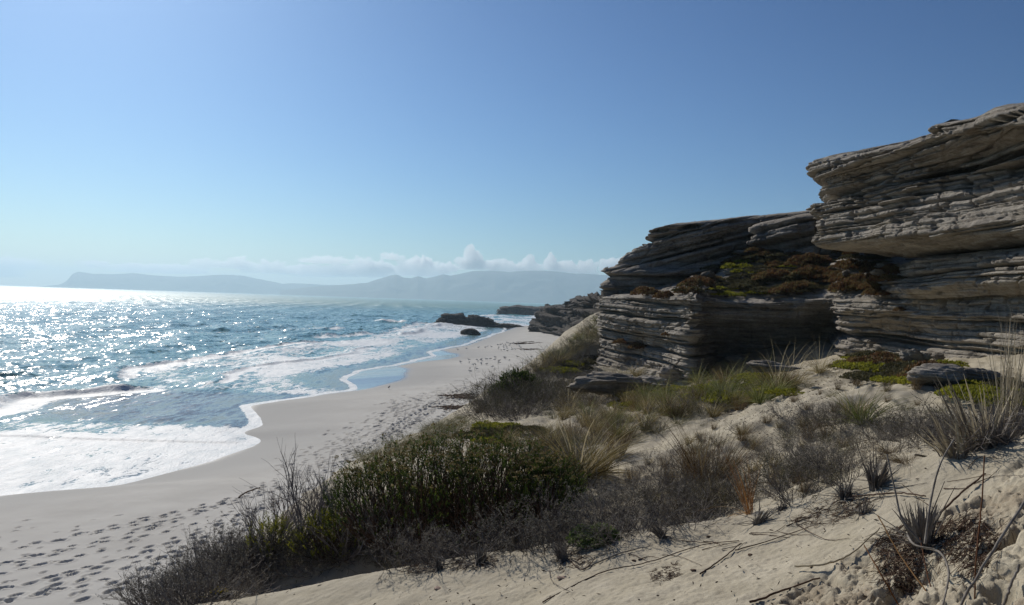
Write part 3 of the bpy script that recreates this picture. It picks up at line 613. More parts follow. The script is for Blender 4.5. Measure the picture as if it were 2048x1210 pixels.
def ribbons(base, d0, L, w, bend, rs, seg=5, grav=1.0, lean=(0.25, 0.1)):
    """blades: base (n,3), start direction (n,3), length, width, bend; returns V,F,tone"""
    n = len(base); t = np.linspace(0, 1, seg)[None, :, None]; L = np.asarray(L).reshape(n, 1, 1); bend = np.asarray(bend).reshape(n, 1, 1)
    d = d0/np.linalg.norm(d0, axis=1, keepdims=True); hz = d.copy(); hz[:, 2] = 0; hz /= np.linalg.norm(hz, axis=1, keepdims=True)+1e-6
    out = hz + np.array([lean[0], lean[1], 0])
    P = base[:, None, :] + d[:, None, :]*L*t + out[:, None, :]*L*bend*t**2*0.8 - np.array([0, 0, 1.0])*L*bend*grav*t**2.4*0.55
    sd_ = rs.normal(size=(n, 3)); sd_[:, 2] *= .3; sd_ = np.cross(sd_, d); sd_ /= np.linalg.norm(sd_, axis=1, keepdims=True)+1e-6
    wd = np.asarray(w).reshape(-1, 1, 1)*(1-0.88*t**1.5)*0.5*np.ones((n, 1, 1))
    V = np.stack([P-sd_[:, None, :]*wd, P+sd_[:, None, :]*wd], 2).reshape(-1, 3)
    i = np.arange(n)[:, None]*seg*2 + np.arange(seg-1)[None, :]*2
    Fq = np.stack([i, i+1, i+3, i+2], -1).reshape(-1, 4)
    tone = np.repeat(rs.random(n), seg*2)
    return V, Fq, tone
def cat(parts):
    Vs, Fs, Ts, o = [], [], [], 0
    for V, Fq, T in parts: Vs.append(V); Fs.append(Fq+o); Ts.append(T); o += len(V)
    return np.vstack(Vs), np.vstack(Fs), np.concatenate(Ts)
def tuft(seed, n, h, rad, tilt, bend, w=.006, grav=1.0, lean=(.3, .05), heads=0):
    rs = np.random.default_rng(seed); a = rs.uniform(0, 6.283, n); q = rad*np.sqrt(rs.random(n))
    b = np.c_[q*np.cos(a), q*np.sin(a), -0.03*np.ones(n)]; tl = np.abs(rs.normal(0, tilt, n))+q/rad*tilt*.7
    a2 = a+rs.normal(0, .5, n); d = np.c_[np.sin(tl)*np.cos(a2)+lean[0]*.3, np.sin(tl)*np.sin(a2)+lean[1]*.3, np.cos(tl)]
    L = h*rs.uniform(.35, 1.1, n)
    P = [ribbons(b, d, L, w*rs.uniform(.5, 1.3, n), bend*rs.uniform(.3, 1.6, n), rs, 6, grav, lean)]
    k = n//4; a = rs.uniform(0, 6.283, k); b = np.c_[rad*1.1*np.cos(a), rad*1.1*np.sin(a), 0*a]          # collapsed dead blades
    d = np.c_[np.cos(a), np.sin(a), rs.uniform(.2, .8, k)]; P.append(ribbons(b, d, h*rs.uniform(.2, .55, k), w*rs.uniform(.6, 1.4, k), rs.uniform(.5, 1.2, k), rs, 5, 1.3, (0, 0)))
    P[-1] = (P[-1][0], P[-1][1], np.clip(P[-1][2]*.4+.6, 0, 1))
    if heads:
        a = rs.uniform(0, 6.283, heads); b = np.c_[rad*.5*np.cos(a), rad*.5*np.sin(a), 0*a]; d = np.c_[.15*np.cos(a)+.05, .15*np.sin(a), 1+0*a]
        P.append(ribbons(b, d, h*rs.uniform(1.05, 1.35, heads), w*1.2, rs.uniform(.15, .5, heads), rs, 7, 1.0, lean)); P[-1] = (P[-1][0], P[-1][1], np.ones(len(P[-1][0]))*.95)
    return cat(P)
def grow(rs, p, d, L, r, lvl, out, tips, wig, nsp, ang, up):
    pts = [p]; K = 4
    for i in range(K):
        d = d+rs.normal(0, wig, 3); d[2] += up; d /= np.linalg.norm(d); p = p+d*L/K; pts.append(p)
    out.append((np.array(pts), r, r*0.62))
    if lvl == 0: tips.append((p, d)); return
    for j in range(nsp if rs.random() < .8 else nsp+1):
        k = rs.integers(2, K+1) if j else K; dd = d+rs.normal(0, ang, 3); dd /= np.linalg.norm(dd)
        grow(rs, pts[k], dd, L*rs.uniform(.6, .95), r*.62, lvl-1, out, tips, wig, nsp, ang, up)
def tubes(lines, rs, sides=3):
    Vs, Fs, Ts, o = [], [], [], 0
    for pts, r0, r1 in lines:
        pts = np.asarray(pts, float); n = len(pts); t = np.gradient(pts, axis=0); t /= np.linalg.norm(t, axis=1, keepdims=True)+1e-9
        ref = np.array([0.31, 0.2, 1.0]) if abs(t[0][2]) < .8 else np.array([1.0, 0.3, 0.1])
        a = np.cross(t, ref); a /= np.linalg.norm(a, axis=1, keepdims=True)+1e-9; b = np.cross(t, a)
        r = np.linspace(r0, r1, n)[:, None, None]; th = np.arange(sides)*2*math.pi/sides
        V = pts[:, None, :] + r*(a[:, None, :]*np.cos(th)[None, :, None]+b[:, None, :]*np.sin(th)[None, :, None])
        i = np.arange(n-1)[:, None]*sides; j = np.arange(sides)[None, :]; j2 = (j+1) % sides
        Fs.append(np.stack([i+j, i+j2, i+sides+j2, i+sides+j], -1).reshape(-1, 4)+o); Vs.append(V.reshape(-1, 3)); Ts.append(np.full(n*sides, rs.random())); o += n*sides
    return np.vstack(Vs), np.vstack(Fs), np.concatenate(Ts)
def leaves(P, D, L, w, rs, tone=None):      # diamond leaves: centre base P, direction D
    n = len(P); D = D/np.linalg.norm(D, axis=1, keepdims=True); s = np.cross(rs.normal(size=(n, 3)), D); s /= np.linalg.norm(s, axis=1, keepdims=True)+1e-9
    L = np.asarray(L).reshape(-1, 1)*np.ones((n, 1)); w = np.asarray(w).reshape(-1, 1)*np.ones((n, 1))
    V = np.stack([P, P+D*L*.5-s*w*.5, P+D*L, P+D*L*.5+s*w*.5], 1).reshape(-1, 3)
    return V, np.arange(n*4).reshape(n, 4), np.repeat(rs.random(n) if tone is None else tone, 4)
def thing(name, loc, rz=0, s=1.0):
    o = bpy.data.objects.new(name, None); C.objects.link(o); o.empty_display_size = .1
    o.location = loc; o.rotation_euler = (0, 0, rz); o.scale = (s, s, s) if np.isscalar(s) else s; return o
PROTO = {}
def proto(key, fn):
    if key not in PROTO: PROTO[key] = fn()
    return PROTO[key]
def pm(name, VFT, mat):
    return mesh_np(name, VFT[0], VFT[1], mat, smooth=False, attrs={'tone': VFT[2]}, link=False)
# shrub kinds: returns list of (part name, mesh)
def shrub_grey(seed, h=.35, w=.35, heads=False, leafy=1.0, mats=(None, None), nmain=26, lvl=2, leafL=.012, up=.04, big=1):
    rs = np.random.default_rng(seed); out, tips = [], []
    for i in range(nmain):
        a = rs.uniform(0, 6.283); e = rs.uniform(.15, 1.1); d = np.array([math.cos(a)*math.cos(e)*w/h, math.sin(a)*math.cos(e)*w/h, math.sin(e)]); d /= np.linalg.norm(d)
        p = np.array([math.cos(a), math.sin(a), 0])*w*.35*rs.random(); p[2] = -.03
        grow(rs, p, d, h*rs.uniform(.4, .7), .0038*big, lvl, out, tips, .16, 2, .42, up)
    parts = [('branches', pm('branches', tubes(out, rs), mats[0] or M_TWIG))]
    P, D = [], []
    for p, d in tips:
        k = int(10*leafy)
        P.append(p-d*rs.uniform(-.01, .09, (k, 1))*big+rs.normal(0, .006, (k, 3))); D.append(d+rs.normal(0, .7, (k, 3)))
    for pts, r0, r1 in out[::2]:
        k = int(5*leafy); u = rs.random((k, 1)); P.append(pts[1]*(1-u)+pts[-1]*u); D.append((pts[-1]-pts[1])[None]+rs.normal(0, .12, (k, 3)))
    if leafy > 0: parts.append(('foliage', pm('foliage', leaves(np.vstack(P), np.vstack(D), leafL*rs.uniform(.7, 1.6, len(np.vstack(P))), leafL*.4, rs), mats[1] or M_GREYL)))
    if heads:
        P = np.array([t_[0] for t_ in tips]); P = np.repeat(P, 9, 0)+rs.normal(0, .006, (len(P)*9, 3)); parts.append(('seed_heads', pm('seed_heads', leaves(P, rs.normal(size=P.shape), .010, .008, rs), M_FLOWER if heads == 2 else M_GREYL)))
    return parts
def shrub_shoots(seed, h, w, n, flowers=True, mat=None, shootL=.16, leafL=.028):
    """dome of upright finger-like leafy shoots on woody branches"""
    rs = np.random.default_rng(seed); out = []; P, D, FPs = [], [], []
    T_ = []
    for i in range(n):
        a = rs.uniform(0, 6.283); q = rs.random()**.55; e = math.acos(min(q, .999)); rr = rs.uniform(.78, 1.05)
        c_ = np.array([math.cos(a)*q*w, math.sin(a)*q*w, (math.sin(e)*.85+.08)*h])*rr
        base = np.array([math.cos(a)*q*w*.25, math.sin(a)*q*w*.25, 0]); dd = np.array([math.cos(a)*q*.75+.12, math.sin(a)*q*.75, 1.0])+rs.normal(0, .34, 3); dd /= np.linalg.norm(dd)
        if i % 2 == 0: out.append((np.array([base, base*.5+c_*.5+rs.normal(0, .04, 3)-[0, 0, .05*h], c_]), .007, .003))
        SL = shootL*rs.uniform(.35, 1.5); k = 26; u = rs.random(k)
        ph = rs.uniform(0, 6.283, k); side = np.c_[np.cos(ph), np.sin(ph), 0*ph]
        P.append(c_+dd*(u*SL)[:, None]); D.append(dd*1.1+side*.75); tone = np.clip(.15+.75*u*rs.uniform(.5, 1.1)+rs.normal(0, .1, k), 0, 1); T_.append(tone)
        if flowers and c_[2] > .62*h and rs.random() < .5:
            tp = c_+dd*SL*1.05; m_ = 14; o_ = rs.normal(0, .022, (m_, 3)); o_[:, 2] *= .35; FPs.append(tp+o_)
        # inner dead twigs
        if i % 3 == 0:
            s0 = c_*rs.uniform(.35, .8); out.append((np.array([base, s0*.6, s0]), .005, .002))
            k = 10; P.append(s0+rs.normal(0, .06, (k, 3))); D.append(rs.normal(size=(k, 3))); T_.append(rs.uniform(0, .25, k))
    P = np.vstack(P); D = np.vstack(D)
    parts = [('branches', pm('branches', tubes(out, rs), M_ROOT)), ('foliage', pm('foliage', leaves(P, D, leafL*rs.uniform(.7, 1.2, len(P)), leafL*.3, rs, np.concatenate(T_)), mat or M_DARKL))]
    if FPs:
        FPs = np.vstack(FPs); d = rs.normal(0, .5, FPs.shape); d[:, 2] += 1; parts.append(('flower_heads', pm('flower_heads', leaves(FPs, d, .020, .020, rs), M_FLOWER)))
    return parts
def shrub_bare(seed, h, nmain=9, lvl=4, spread=.5, lean=(.45, 0), ang=.26, r=.013):
    rs = np.random.default_rng(seed); out, tips = [], []
    for i in range(nmain):
        d = np.array([rs.normal(0, spread)+lean[0], rs.normal(0, spread)+lean[1], 1.0]); d /= np.linalg.norm(d)
        grow(rs, np.array([rs.normal(0, .03), rs.normal(0, .03), -.03]), d, h*.34*rs.uniform(.7, 1.1), r, lvl, out, tips, .10, 2, ang, .03)
    return [('branches', pm('branches', tubes(out, rs), M_BARE))]
def mat_mound(seed, w, h, n, mat, leafL=.035, clump=True):
    """low cushion of fleshy leaves"""
    rs = np.random.default_rng(seed); P, D, T_ = [], [], []
    for i in range(n):
        a = rs.uniform(0, 6.283); q = math.sqrt(rs.random()); x_, y_ = math.cos(a)*q*w, math.sin(a)*q*w*.8
        z_ = h*(1-q*q)**.6*(.45+.9*vn(x_/w*3+seed, y_/w*3, 3)) + .01
        k = 9; pp = np.array([x_, y_, z_])+rs.normal(0, .018, (k, 3)); pp[:, 2] = z_*rs.uniform(.55, 1.0, k)
        P.append(pp); d = rs.normal(0, .55, (k, 3)); d[:, 2] = np.abs(d[:, 2])+.45; D.append(d); T_.append(np.clip(rs.normal(.3+.5*float(vn(x_/w*4+9, y_/w*4, seed)), .18)+0*d[:, 0]+.2*(pp[:, 2]/z_-.8), 0, 1))
    P = np.vstack(P); D = np.vstack(D)
    st = [(np.array([[0, 0, 0], P[j]*.5+[0, 0, .01], P[j]]), .004, .002) for j in rs.integers(0, len(P), 40)]
    return [('foliage', pm('foliage', leaves(P, D, leafL*rs.uniform(.6, 1.3, len(P)), leafL*.38, rs, np.concatenate(T_)), mat)), ('branches', pm('branches', tubes(st, rs), M_TWIG))]
def put(name, key, fn, loc, label, cat_, group=None, s=1.0, rz=None, single=False):
    """one plant: a thing at its root with copies of the parts of its kind"""
    parts = proto(key, fn); rz = rng.uniform(0, 6.283) if rz is None else rz
    if len(parts) == 1:
        o = bpy.data.objects.new(name, parts[0][1]); C.objects.link(o); o.location = loc; o.rotation_euler = (0, 0, rz); o.scale = (s,)*3 if np.isscalar(s) else s
    else:
        o = thing(name, loc, rz, s)
        for nm, me in parts:
            c_ = bpy.data.objects.new(nm, me); C.objects.link(c_); c_.parent = o
    return tag(o, label, cat_, group)
def tf(*a, mat=M_GRASS, **k):
    return lambda: [('blades', pm('grass_blades', tuft(*a, **k), mat))]

# ray casting onto what stands so far, to find where each plant is rooted
bpy.context.view_layer.update(); DG = bpy.context.evaluated_depsgraph_get()
def cast(px, py, lo=None):
    d = (px-1024)/F*VR + (605-py)/F*VU + VF; d = d/np.linalg.norm(d)
    ok, loc, nrm, idx, ob, mt = sc.ray_cast(DG, Vector(CAM), Vector(d))
    if not ok: return None, None, ''
    return np.array(loc), np.array(nrm), ob.name
def dep(P): return float((P-CAM).dot(VF))
def inpoly(x, y, P):
    c_ = False; n = len(P)
    for i in range(n):
        x1, y1 = P[i]; x2, y2 = P[i-1]
        if (y1 > y) != (y2 > y) and x < (x2-x1)*(y-y1)/(y2-y1)+x1: c_ = not c_
    return c_
def scatter(poly, n, on, mind=0.0, lo=0.25):
    xs = [p[0] for p in poly]; ys = [p[1] for p in poly]; res = []; tries = 0
    while len(res) < n and tries < n*30:
        tries += 1; px, py = rng.uniform(min(xs), max(xs)), rng.uniform(min(ys), max(ys))
        if not inpoly(px, py, poly): continue
        P, nn, ob = cast(px, py)
        if P is None or not any(ob.startswith(k) for k in on): continue
        if mind and any(np.linalg.norm(P-q) < mind for q in res): continue
        res.append(P)
    return res

# ---- grasses, individually placed: base px,py, height px, kind, label
GK = {
 'gold': lambda i: tf(100+i, 150, 1.0, .10, .28, .35, w=.009, heads=5),
 'pale': lambda i: tf(130+i, 110, 1.0, .08, .38, .65, w=.008, heads=8, lean=(.1, .1)),
 'green': lambda i: tf(160+i, 140, 1.0, .10, .30, .45, w=.010, mat=M_GREENG, heads=3),
 'brown': lambda i: tf(190+i, 260, 1.0, .15, .22, .18, w=.005, mat=M_BROWNG, heads=0, lean=(.1, 0)),
 'orange': lambda i: tf(220+i, 60, 1.0, .05, .12, .15, w=.006, mat=M_ORANGE, lean=(-.55, 0)),
 'curl': lambda i: tf(240+i, 240, 1.0, .14, .45, .9, w=.005, mat=M_BROWNG, lean=(-.5, 0)),
 'fine': lambda i: tf(260+i, 110, 1.0, .22, .40, .40, w=.009, mat=M_FINE, lean=(.5, 0)),
}
def grass(px, py, hp, kind, label, group=None, var=0, s=1.15, wide=1.0):
    P, nn, ob = cast(px, py)
    if P is None: return
    h = hp*dep(P)/F*s
    return put('grass_tuft', ('g', kind, var), GK[kind](var), tuple(P), label, 'grass tuft', group, s=(h*wide, h*wide, h), rz=rng.uniform(-.5, .5))
for a in [
 (1163, 952, 130, 'gold', 'broad golden-green grass tuft with pale collapsed base right of the big dark shrub', 1.5),
 (1197, 948, 105, 'gold', 'slim green-gold grass tuft standing close right of the broad golden tuft', 1.0),
 (1232, 914, 110, 'brown', 'narrow upright brown-based tuft at the top of the bare sand hollow', .8),
 (1264, 966, 46, 'brown', 'short split tuft on the small bare sand mound', 1.0),
 (1338, 968, 60, 'brown', 'thin leaning brown stems right of the small bare sand mound', .6),
 (1420, 965, 125, 'brown', 'wide dark reddish-brown reed clump in the middle of the dune', 1.5),
 (1385, 950, 95, 'brown', 'smaller reddish reed clump leaning against the wide dark one', 1.1),
 (1500, 1028, 130, 'orange', 'bright orange reed bundle leaning left behind the sand lip', .9),
 (1425, 1022, 80, 'pale', 'few arching green-yellow blades in the dark shrubs left of the orange reeds', .9),
 (1556, 785, 95, 'pale', 'tall pale arching grass with seed stalks below the cave', 1.1),
 (1585, 772, 80, 'pale', 'pale arching grass just right of the tall pale one below the cave', 1.1),
 (1640, 745, 70, 'pale', 'lone arching pale grass at the top edge of the bare dune below the cave', 1.0),
 (1350, 833, 62, 'brown', 'dense brown-based grass clump at the edge of the bare dune top', 1.2),
 (1728, 848, 88, 'green', 'upright olive tuft with red-brown base on the far side of the right hollow', 1.3),
 (1705, 838, 75, 'gold', 'looser dry tuft touching the left of the upright olive tuft', 1.2),
 (1810, 925, 62, 'curl', 'low rust-brown tuft combed over to the left near the dead leaf bases', 1.5),
 (1780, 905, 50, 'curl', 'small rust-brown combed tuft above the stump on the ridge', 1.3),
 (1690, 905, 60, 'fine', 'thin dry wisps standing in the shaded hollow on the right', .8),
 (1575, 955, 70, 'fine', 'thin dry wisps rising from the twiggy grey shrubs in the right hollow', .7),
 (1290, 860, 60, 'gold', 'golden tuft on the pale sand step above the hollow', 1.1),
]: grass(a[0], a[1], a[2], a[3], a[4], None, abs(hash(a[4][:3])) % 1, wide=a[5])
def field(poly, n, kinds, hlo, hhi, label, group, mind=.3, wide=(.9, 1.5), metres=True):
    for P in scatter(poly, n, ('dune',), mind):
        k = kinds[rng.integers(len(kinds))]; v = int(rng.integers(0, 3)); h = rng.uniform(hlo, hhi); w_ = rng.uniform(*wide)
        put('grass_tuft', ('g', k, v), GK[k](v), tuple(P), label, 'grass tuft', group, s=(h*w_, h*w_, h), rz=rng.uniform(-.6, .6))
field([(1085,905),(1120,840),(1230,795),(1300,790),(1310,840),(1250,880),(1180,935)], 30, ['gold', 'brown', 'fine', 'green', 'gold'], .35, .85, 'windswept golden grass tuft in the thick band left of the bare dune top', 'golden grass band on the left of the dune', .3)
field([(1290,800),(1400,755),(1540,745),(1600,770),(1520,815),(1400,830),(1320,835)], 40, ['gold', 'brown', 'green', 'green', 'fine'], .4, .95, 'windswept green and tan grass tuft below the cliff wall', 'grass band below the cliff wall', .35)
field([(1100,850),(1150,780),(1240,740),(1330,745),(1260,790),(1150,830)], 20, ['gold', 'fine', 'pale'], .6, 1.0, 'dry pale grass tuft on the far shoulder of the dune near the cliff corner', 'dry grass on the far shoulder', .5)
field([(700,922),(760,890),(850,862),(935,828),(940,850),(860,885),(760,925)], 38, ['fine'], .28, .45, 'short grey-green grass tuft on the dune edge above the beach', 'short grass on the dune edge', .25, (1.3, 2.2))
field([(1055,745),(1120,700),(1193,640),(1196,668),(1140,715),(1080,750)], 40, ['fine', 'green', 'fine', 'gold'], .45, 1.1, 'tall dry grass tuft on the slope running up to the far corner of the cliff', 'grass on the slope beside the cliff', .5, (1.0, 1.6))
field([(1000,880),(1100,850),(1130,900),(1110,980),(1060,950)], 16, ['gold', 'fine'], .35, .6, 'straggly dry grass tuft beyond the big dark shrub', 'dry grass beyond the big shrub', .3)
field([(1240,940),(1400,850),(1560,840),(1700,870),(1650,980),(1500,1000),(1300,1040)], 50, ['fine', 'brown', 'gold'], .15, .38, 'small dry tuft scattered over the hollow of the middle dune', 'small tufts in the middle hollow', .3, (.8, 1.3))
field([(1560,770),(1700,745),(1830,770),(1900,830),(1750,860),(1600,830)], 24, ['fine', 'brown'], .12, .30, 'tiny wispy tuft on the pale bare dune top', 'wisps on the bare dune top', .4, (.8, 1.5))

field([(1100,880),(1150,815),(1300,785),(1500,760),(1560,800),(1380,850),(1200,900)], 34, ['gold', 'brown', 'gold', 'fine', 'green'], .3, .7, 'straw-coloured tuft among the mixed cover in the middle of the dune', 'straw tufts in the mixed cover', .45)
# ---- grey and brown low shrubs
for i in range(3):
    proto(('sg', i), lambda i=i: shrub_grey(300+i, .40, .42, heads=1, leafy=1.0))
    proto(('sd', i), lambda i=i: shrub_grey(310+i, .38, .45, heads=0, leafy=1.3, mats=(None, M_OLIVE), nmain=24))
    proto(('st', i), lambda i=i: shrub_grey(320+i, .34, .5, heads=0, leafy=0.45, nmain=34))
def shrubs(poly, n, kinds, lo, hi, label, group, mind=.25):
    for P in scatter(poly, n, ('dune',), mind):
        k = kinds[rng.integers(len(kinds))]
        put('low_shrub', (k, int(rng.integers(0, 3))), None, tuple(P), label, 'shrub', group, s=rng.uniform(lo, hi))
shrubs([(1140,1085),(1200,1020),(1300,985),(1400,985),(1420,1040),(1300,1066),(1180,1098)], 26, ['sg', 'sg', 'st'], .6, .95, 'pale grey twiggy shrub with round seed heads behind the sand lip', 'grey seed-head shrubs behind the sand lip', .2)
shrubs([(1320,980),(1420,930),(1500,960),(1560,1000),(1540,1020),(1400,1040)], 14, ['sd', 'st', 'sg'], .7, 1.05, 'dark tangled shrub around the reddish reed clump', 'dark tangled shrubs in the middle of the dune', .2)
shrubs([(1540,1000),(1580,950),(1640,920),(1700,930),(1700,975),(1600,1008)], 16, ['st', 'sd', 'sg'], .5, .95, 'dark twiggy shrub in the hollow left of the stump', 'twiggy shrubs in the right hollow', .22)
shrubs([(1560,835),(1650,820),(1710,835),(1700,870),(1600,862)], 14, ['sd', 'st'], .5, .9, 'low dark shrub running left from the upright olive tuft', 'dark shrub strip on the bare dune', .25)
shrubs([(1760,850),(1850,830),(1900,850),(1880,905),(1780,880)], 12, ['st', 'sd'], .4, .75, 'low shrub beside the dead leaf cluster on the right', 'low shrubs on the right', .25)
shrubs([(1270,970),(1400,880),(1520,850),(1540,930),(1380,960)], 16, ['st', 'sg'], .4, .8, 'bare grey tangle of fine twigs on the sand of the middle hollow', 'bare tangles in the middle hollow', .35)
shrubs([(945,815),(1000,770),(1080,760),(1130,780),(1060,835),(980,850)], 34, ['st', 'sd', 'sd'], 1.4, 2.4, 'grey-brown scrub on the dune edge around the round dark bush', 'scrub on the dune edge', .45)
shrubs([(1100,880),(1160,800),(1330,775),(1480,765),(1560,800),(1380,850),(1200,900)], 26, ['st', 'sd', 'sg'], .7, 1.3, 'small grey scrub plant among the straw tufts of the middle dune', 'grey scrub in the mixed cover', .5)
shrubs([(1500,850),(1700,870),(1880,880),(1800,935),(1640,960),(1520,930)], 16, ['st', 'sg'], .4, .8, 'fine grey scrub on the sand of the right-hand hollow', 'fine scrub in the right-hand hollow', .35)
shrubs([(1075,742),(1130,695),(1190,650),(1194,690),(1150,725),(1090,760)], 26, ['st', 'sd', 'sd'], 1.2, 2.3, 'olive scrub among the dry grass beside the far corner of the cliff', 'scrub beside the far cliff corner', .6)
shrubs([(1060,790),(1150,750),(1230,760),(1200,800),(1100,825)], 24, ['sd', 'st'], 1.2, 2.0, 'dark scrub in the gully below the cliff corner', 'scrub in the gully below the cliff corner', .5)
shrubs([(1080,900),(1130,880),(1160,960),(1140,1040),(1090,1060),(1060,1000)], 20, ['st', 'sd'], .8, 1.3, 'purple-grey twiggy shrub on the right flank of the big dark shrub', 'twiggy shrubs flanking the big shrub', .22)
shrubs([(1880,880),(1960,850),(2048,840),(2048,875),(1900,905)], 10, ['st'], .6, .9, 'dark litter shrub under the dead reed cluster', 'litter shrubs under the dead reeds', .2)
# ---- the large dark shrub left of centre: five overlapping bushes
BP = [(755, 1085, 150, .8, 'leftmost of the dark flowering bushes, its crown sloping down toward the beach'), (835, 1092, 205, .95, 'tallest left-hand dark bush with tan flower heads along its crown'),
      (915, 1075, 205, .90, 'dark bush at the centre of the big thicket with flat tan flower heads'), (1000, 1065, 190, .85, 'dark bush right of the thicket centre with upright green shoots'), (1085, 1050, 130, .70, 'smaller dark bush at the right end of the big thicket')]
for i, (px, py, hp, wf, lb) in enumerate(BP):
    P, nn, ob = cast(px, py); h = hp*dep(P)/F
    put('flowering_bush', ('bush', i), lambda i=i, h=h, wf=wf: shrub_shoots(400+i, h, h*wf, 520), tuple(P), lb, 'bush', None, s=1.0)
for (px, py, hp, lb) in [(655, 1118, 85, 'small yellow-green bush under the bare twigs at the left of the thicket'), (545, 1120, 70, 'bright yellow-green shoots at the left foot of the thicket'), (862, 1035, 50, 'small bright green shoot glowing in the dark middle of the thicket'), (1140, 985, 60, 'olive shoots on the right shoulder of the thicket')]:
    P, nn, ob = cast(px, py); h = hp*dep(P)/F
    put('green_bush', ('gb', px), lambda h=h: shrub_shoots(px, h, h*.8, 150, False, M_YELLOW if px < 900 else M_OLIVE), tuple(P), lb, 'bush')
# ---- bare twig bushes in front of and left of it
for (px, py, hp, v, lb) in [(520,1120,150,0,'bare twig bush standing tall against the beach left of the thicket'),(600,1095,170,1,'bare twig bush leaning right over the left end of the thicket'),(690,1118,170,2,'fan of bare purple-grey twigs in front of the dark thicket'),(760,1125,150,0,'second fan of bare twigs in front of the tallest dark bush'),
  (835,1128,120,1,'low bare twigs in shadow under the tallest dark bush'),(460,1145,90,2,'short bare twig bush low on the left slope'),(395,1165,90,1,'scraggy bare twig bush near the bottom left'),(1040,1085,140,2,'bare twigs leaning right under the right end of the thicket'),(1095,1075,120,0,'bare grey twigs at the right foot of the thicket'),(960,1100,110,1,'bare twigs in the dark foot of the central bush'),(640,1040,120,2,'bare twigs poking out beyond the thicket toward the sea'),(560,1065,110,0,'thin bare twigs beyond the left end of the thicket')]:
    P, nn, ob = cast(px, py)
    if P is None: continue
    h = hp*dep(P)/F; put('bare_bush', ('bb', v), lambda v=v: shrub_bare(500+v, 1.0, nmain=16), tuple(P), lb, 'bush', s=h, rz=rng.uniform(-.4, .4))
P, nn, ob = cast(290, 1200)
if P is not None: put('bare_bush', ('bb', 9), lambda: shrub_bare(520, 1.0, nmain=5, lvl=4, spread=.16, lean=(-.55, 0), ang=.25, r=.011), tuple(P), 'lone bare forked twig bush leaning left over the beach at the bottom left', 'bush', s=1.0, rz=0)
shrubs([(250,1215),(330,1170),(440,1120),(520,1110),(540,1150),(420,1215)], 36, ['st', 'st', 'sg'], .8, 1.3, 'fine grey twiggy shrub on the left slope above the beach', 'grey shrubs on the left slope', .18)
shrubs([(450,1140),(560,1090),(700,1060),(740,1120),(600,1150),(480,1180)], 18, ['st', 'sd'], .8, 1.2, 'dark undergrowth shrub at the left foot of the thicket', 'undergrowth left of the thicket', .2)
shrubs([(740,1120),(900,1100),(1100,1090),(1120,1100),(980,1112),(800,1138)], 24, ['sg', 'sg', 'st'], .6, .9, 'pale grey shrub with little round heads on the lip in front of the thicket', 'grey shrubs on the lip in front of the thicket', .18)
# ---- round bush on the dune edge
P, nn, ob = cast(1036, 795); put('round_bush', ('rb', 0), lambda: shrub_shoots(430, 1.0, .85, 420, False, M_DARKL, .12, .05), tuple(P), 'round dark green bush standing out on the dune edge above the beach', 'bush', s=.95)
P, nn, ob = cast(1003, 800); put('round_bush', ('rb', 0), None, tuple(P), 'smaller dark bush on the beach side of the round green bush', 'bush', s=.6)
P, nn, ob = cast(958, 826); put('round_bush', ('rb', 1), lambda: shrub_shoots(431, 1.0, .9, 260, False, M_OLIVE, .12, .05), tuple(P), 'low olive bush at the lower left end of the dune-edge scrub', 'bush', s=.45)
# ---- succulent mats
for i in range(3):
    proto(('my', i), lambda i=i: mat_mound(600+i, 1.0, .24, 260, M_YELLOW, .095)); proto(('mo', i), lambda i=i: mat_mound(610+i, 1.0, .24, 260, M_OLIVE, .09)); proto(('mr', i), lambda i=i: mat_mound(620+i, 1.0, .45, 420, M_RUST, .11))
def mats(poly, n, kinds, lo, hi, label, group, on=('dune',), mind=.3, name='succulent_mat', cat_='ground cover plant', sz=1.0):
    for P in scatter(poly, n, on, mind):
        s_ = rng.uniform(lo, hi); put(name, (kinds[rng.integers(len(kinds))], int(rng.integers(0, 3))), None, tuple(P), label, cat_, group, s=(s_, s_, s_*sz*rng.uniform(.8, 1.3)))
mats([(935,880),(960,858),(1050,848),(1090,860),(1060,880),(980,888)], 12, ['my', 'mo', 'mo'], .3, .6, 'yellow-green succulent mat beyond the crown of the thicket', 'yellow succulents beyond the thicket')
mats([(1240,815),(1290,780),(1340,775),(1330,800),(1270,830)], 12, ['my'], .4, .7, 'bright yellow-green succulent mat among the golden grass', 'yellow succulents in the golden grass')
mats([(1370,790),(1440,755),(1560,760),(1580,800),(1500,810),(1400,800)], 18, ['my'], .4, .75, 'bright green succulent mat among the tall grass below the cave', 'green succulents below the cave')
mats([(1690,740),(1720,715),(1830,712),(1900,735),(1900,768),(1800,770),(1730,760)], 34, ['my', 'mo', 'mo', 'mr'], .45, .9, 'yellow-green succulent carpet at the foot of the right-hand wall', 'succulent carpet at the foot of the wall', mind=.35, sz=.8)
mats([(1880,770),(1960,760),(2040,790),(2040,820),(1920,800)], 14, ['mo', 'my'], .3, .6, 'olive succulent mat behind the dead reed cluster', 'olive succulents behind the dead reeds')
mats([(1115,745),(1140,718),(1185,715),(1190,735),(1140,752)], 9, ['my', 'mo'], .6, 1.0, 'yellow-green succulent mat at the foot of the cliff corner', 'succulents at the foot of the cliff corner')
P, nn, ob = cast(1190, 1088); put('succulent_mat', ('mf', 0), lambda: mat_mound(640, 1.0, .55, 500, M_FRESH, .12), tuple(P), 'fresh pale-green leafy plant behind the sand lip at the right foot of the thicket', 'plant', s=.2)
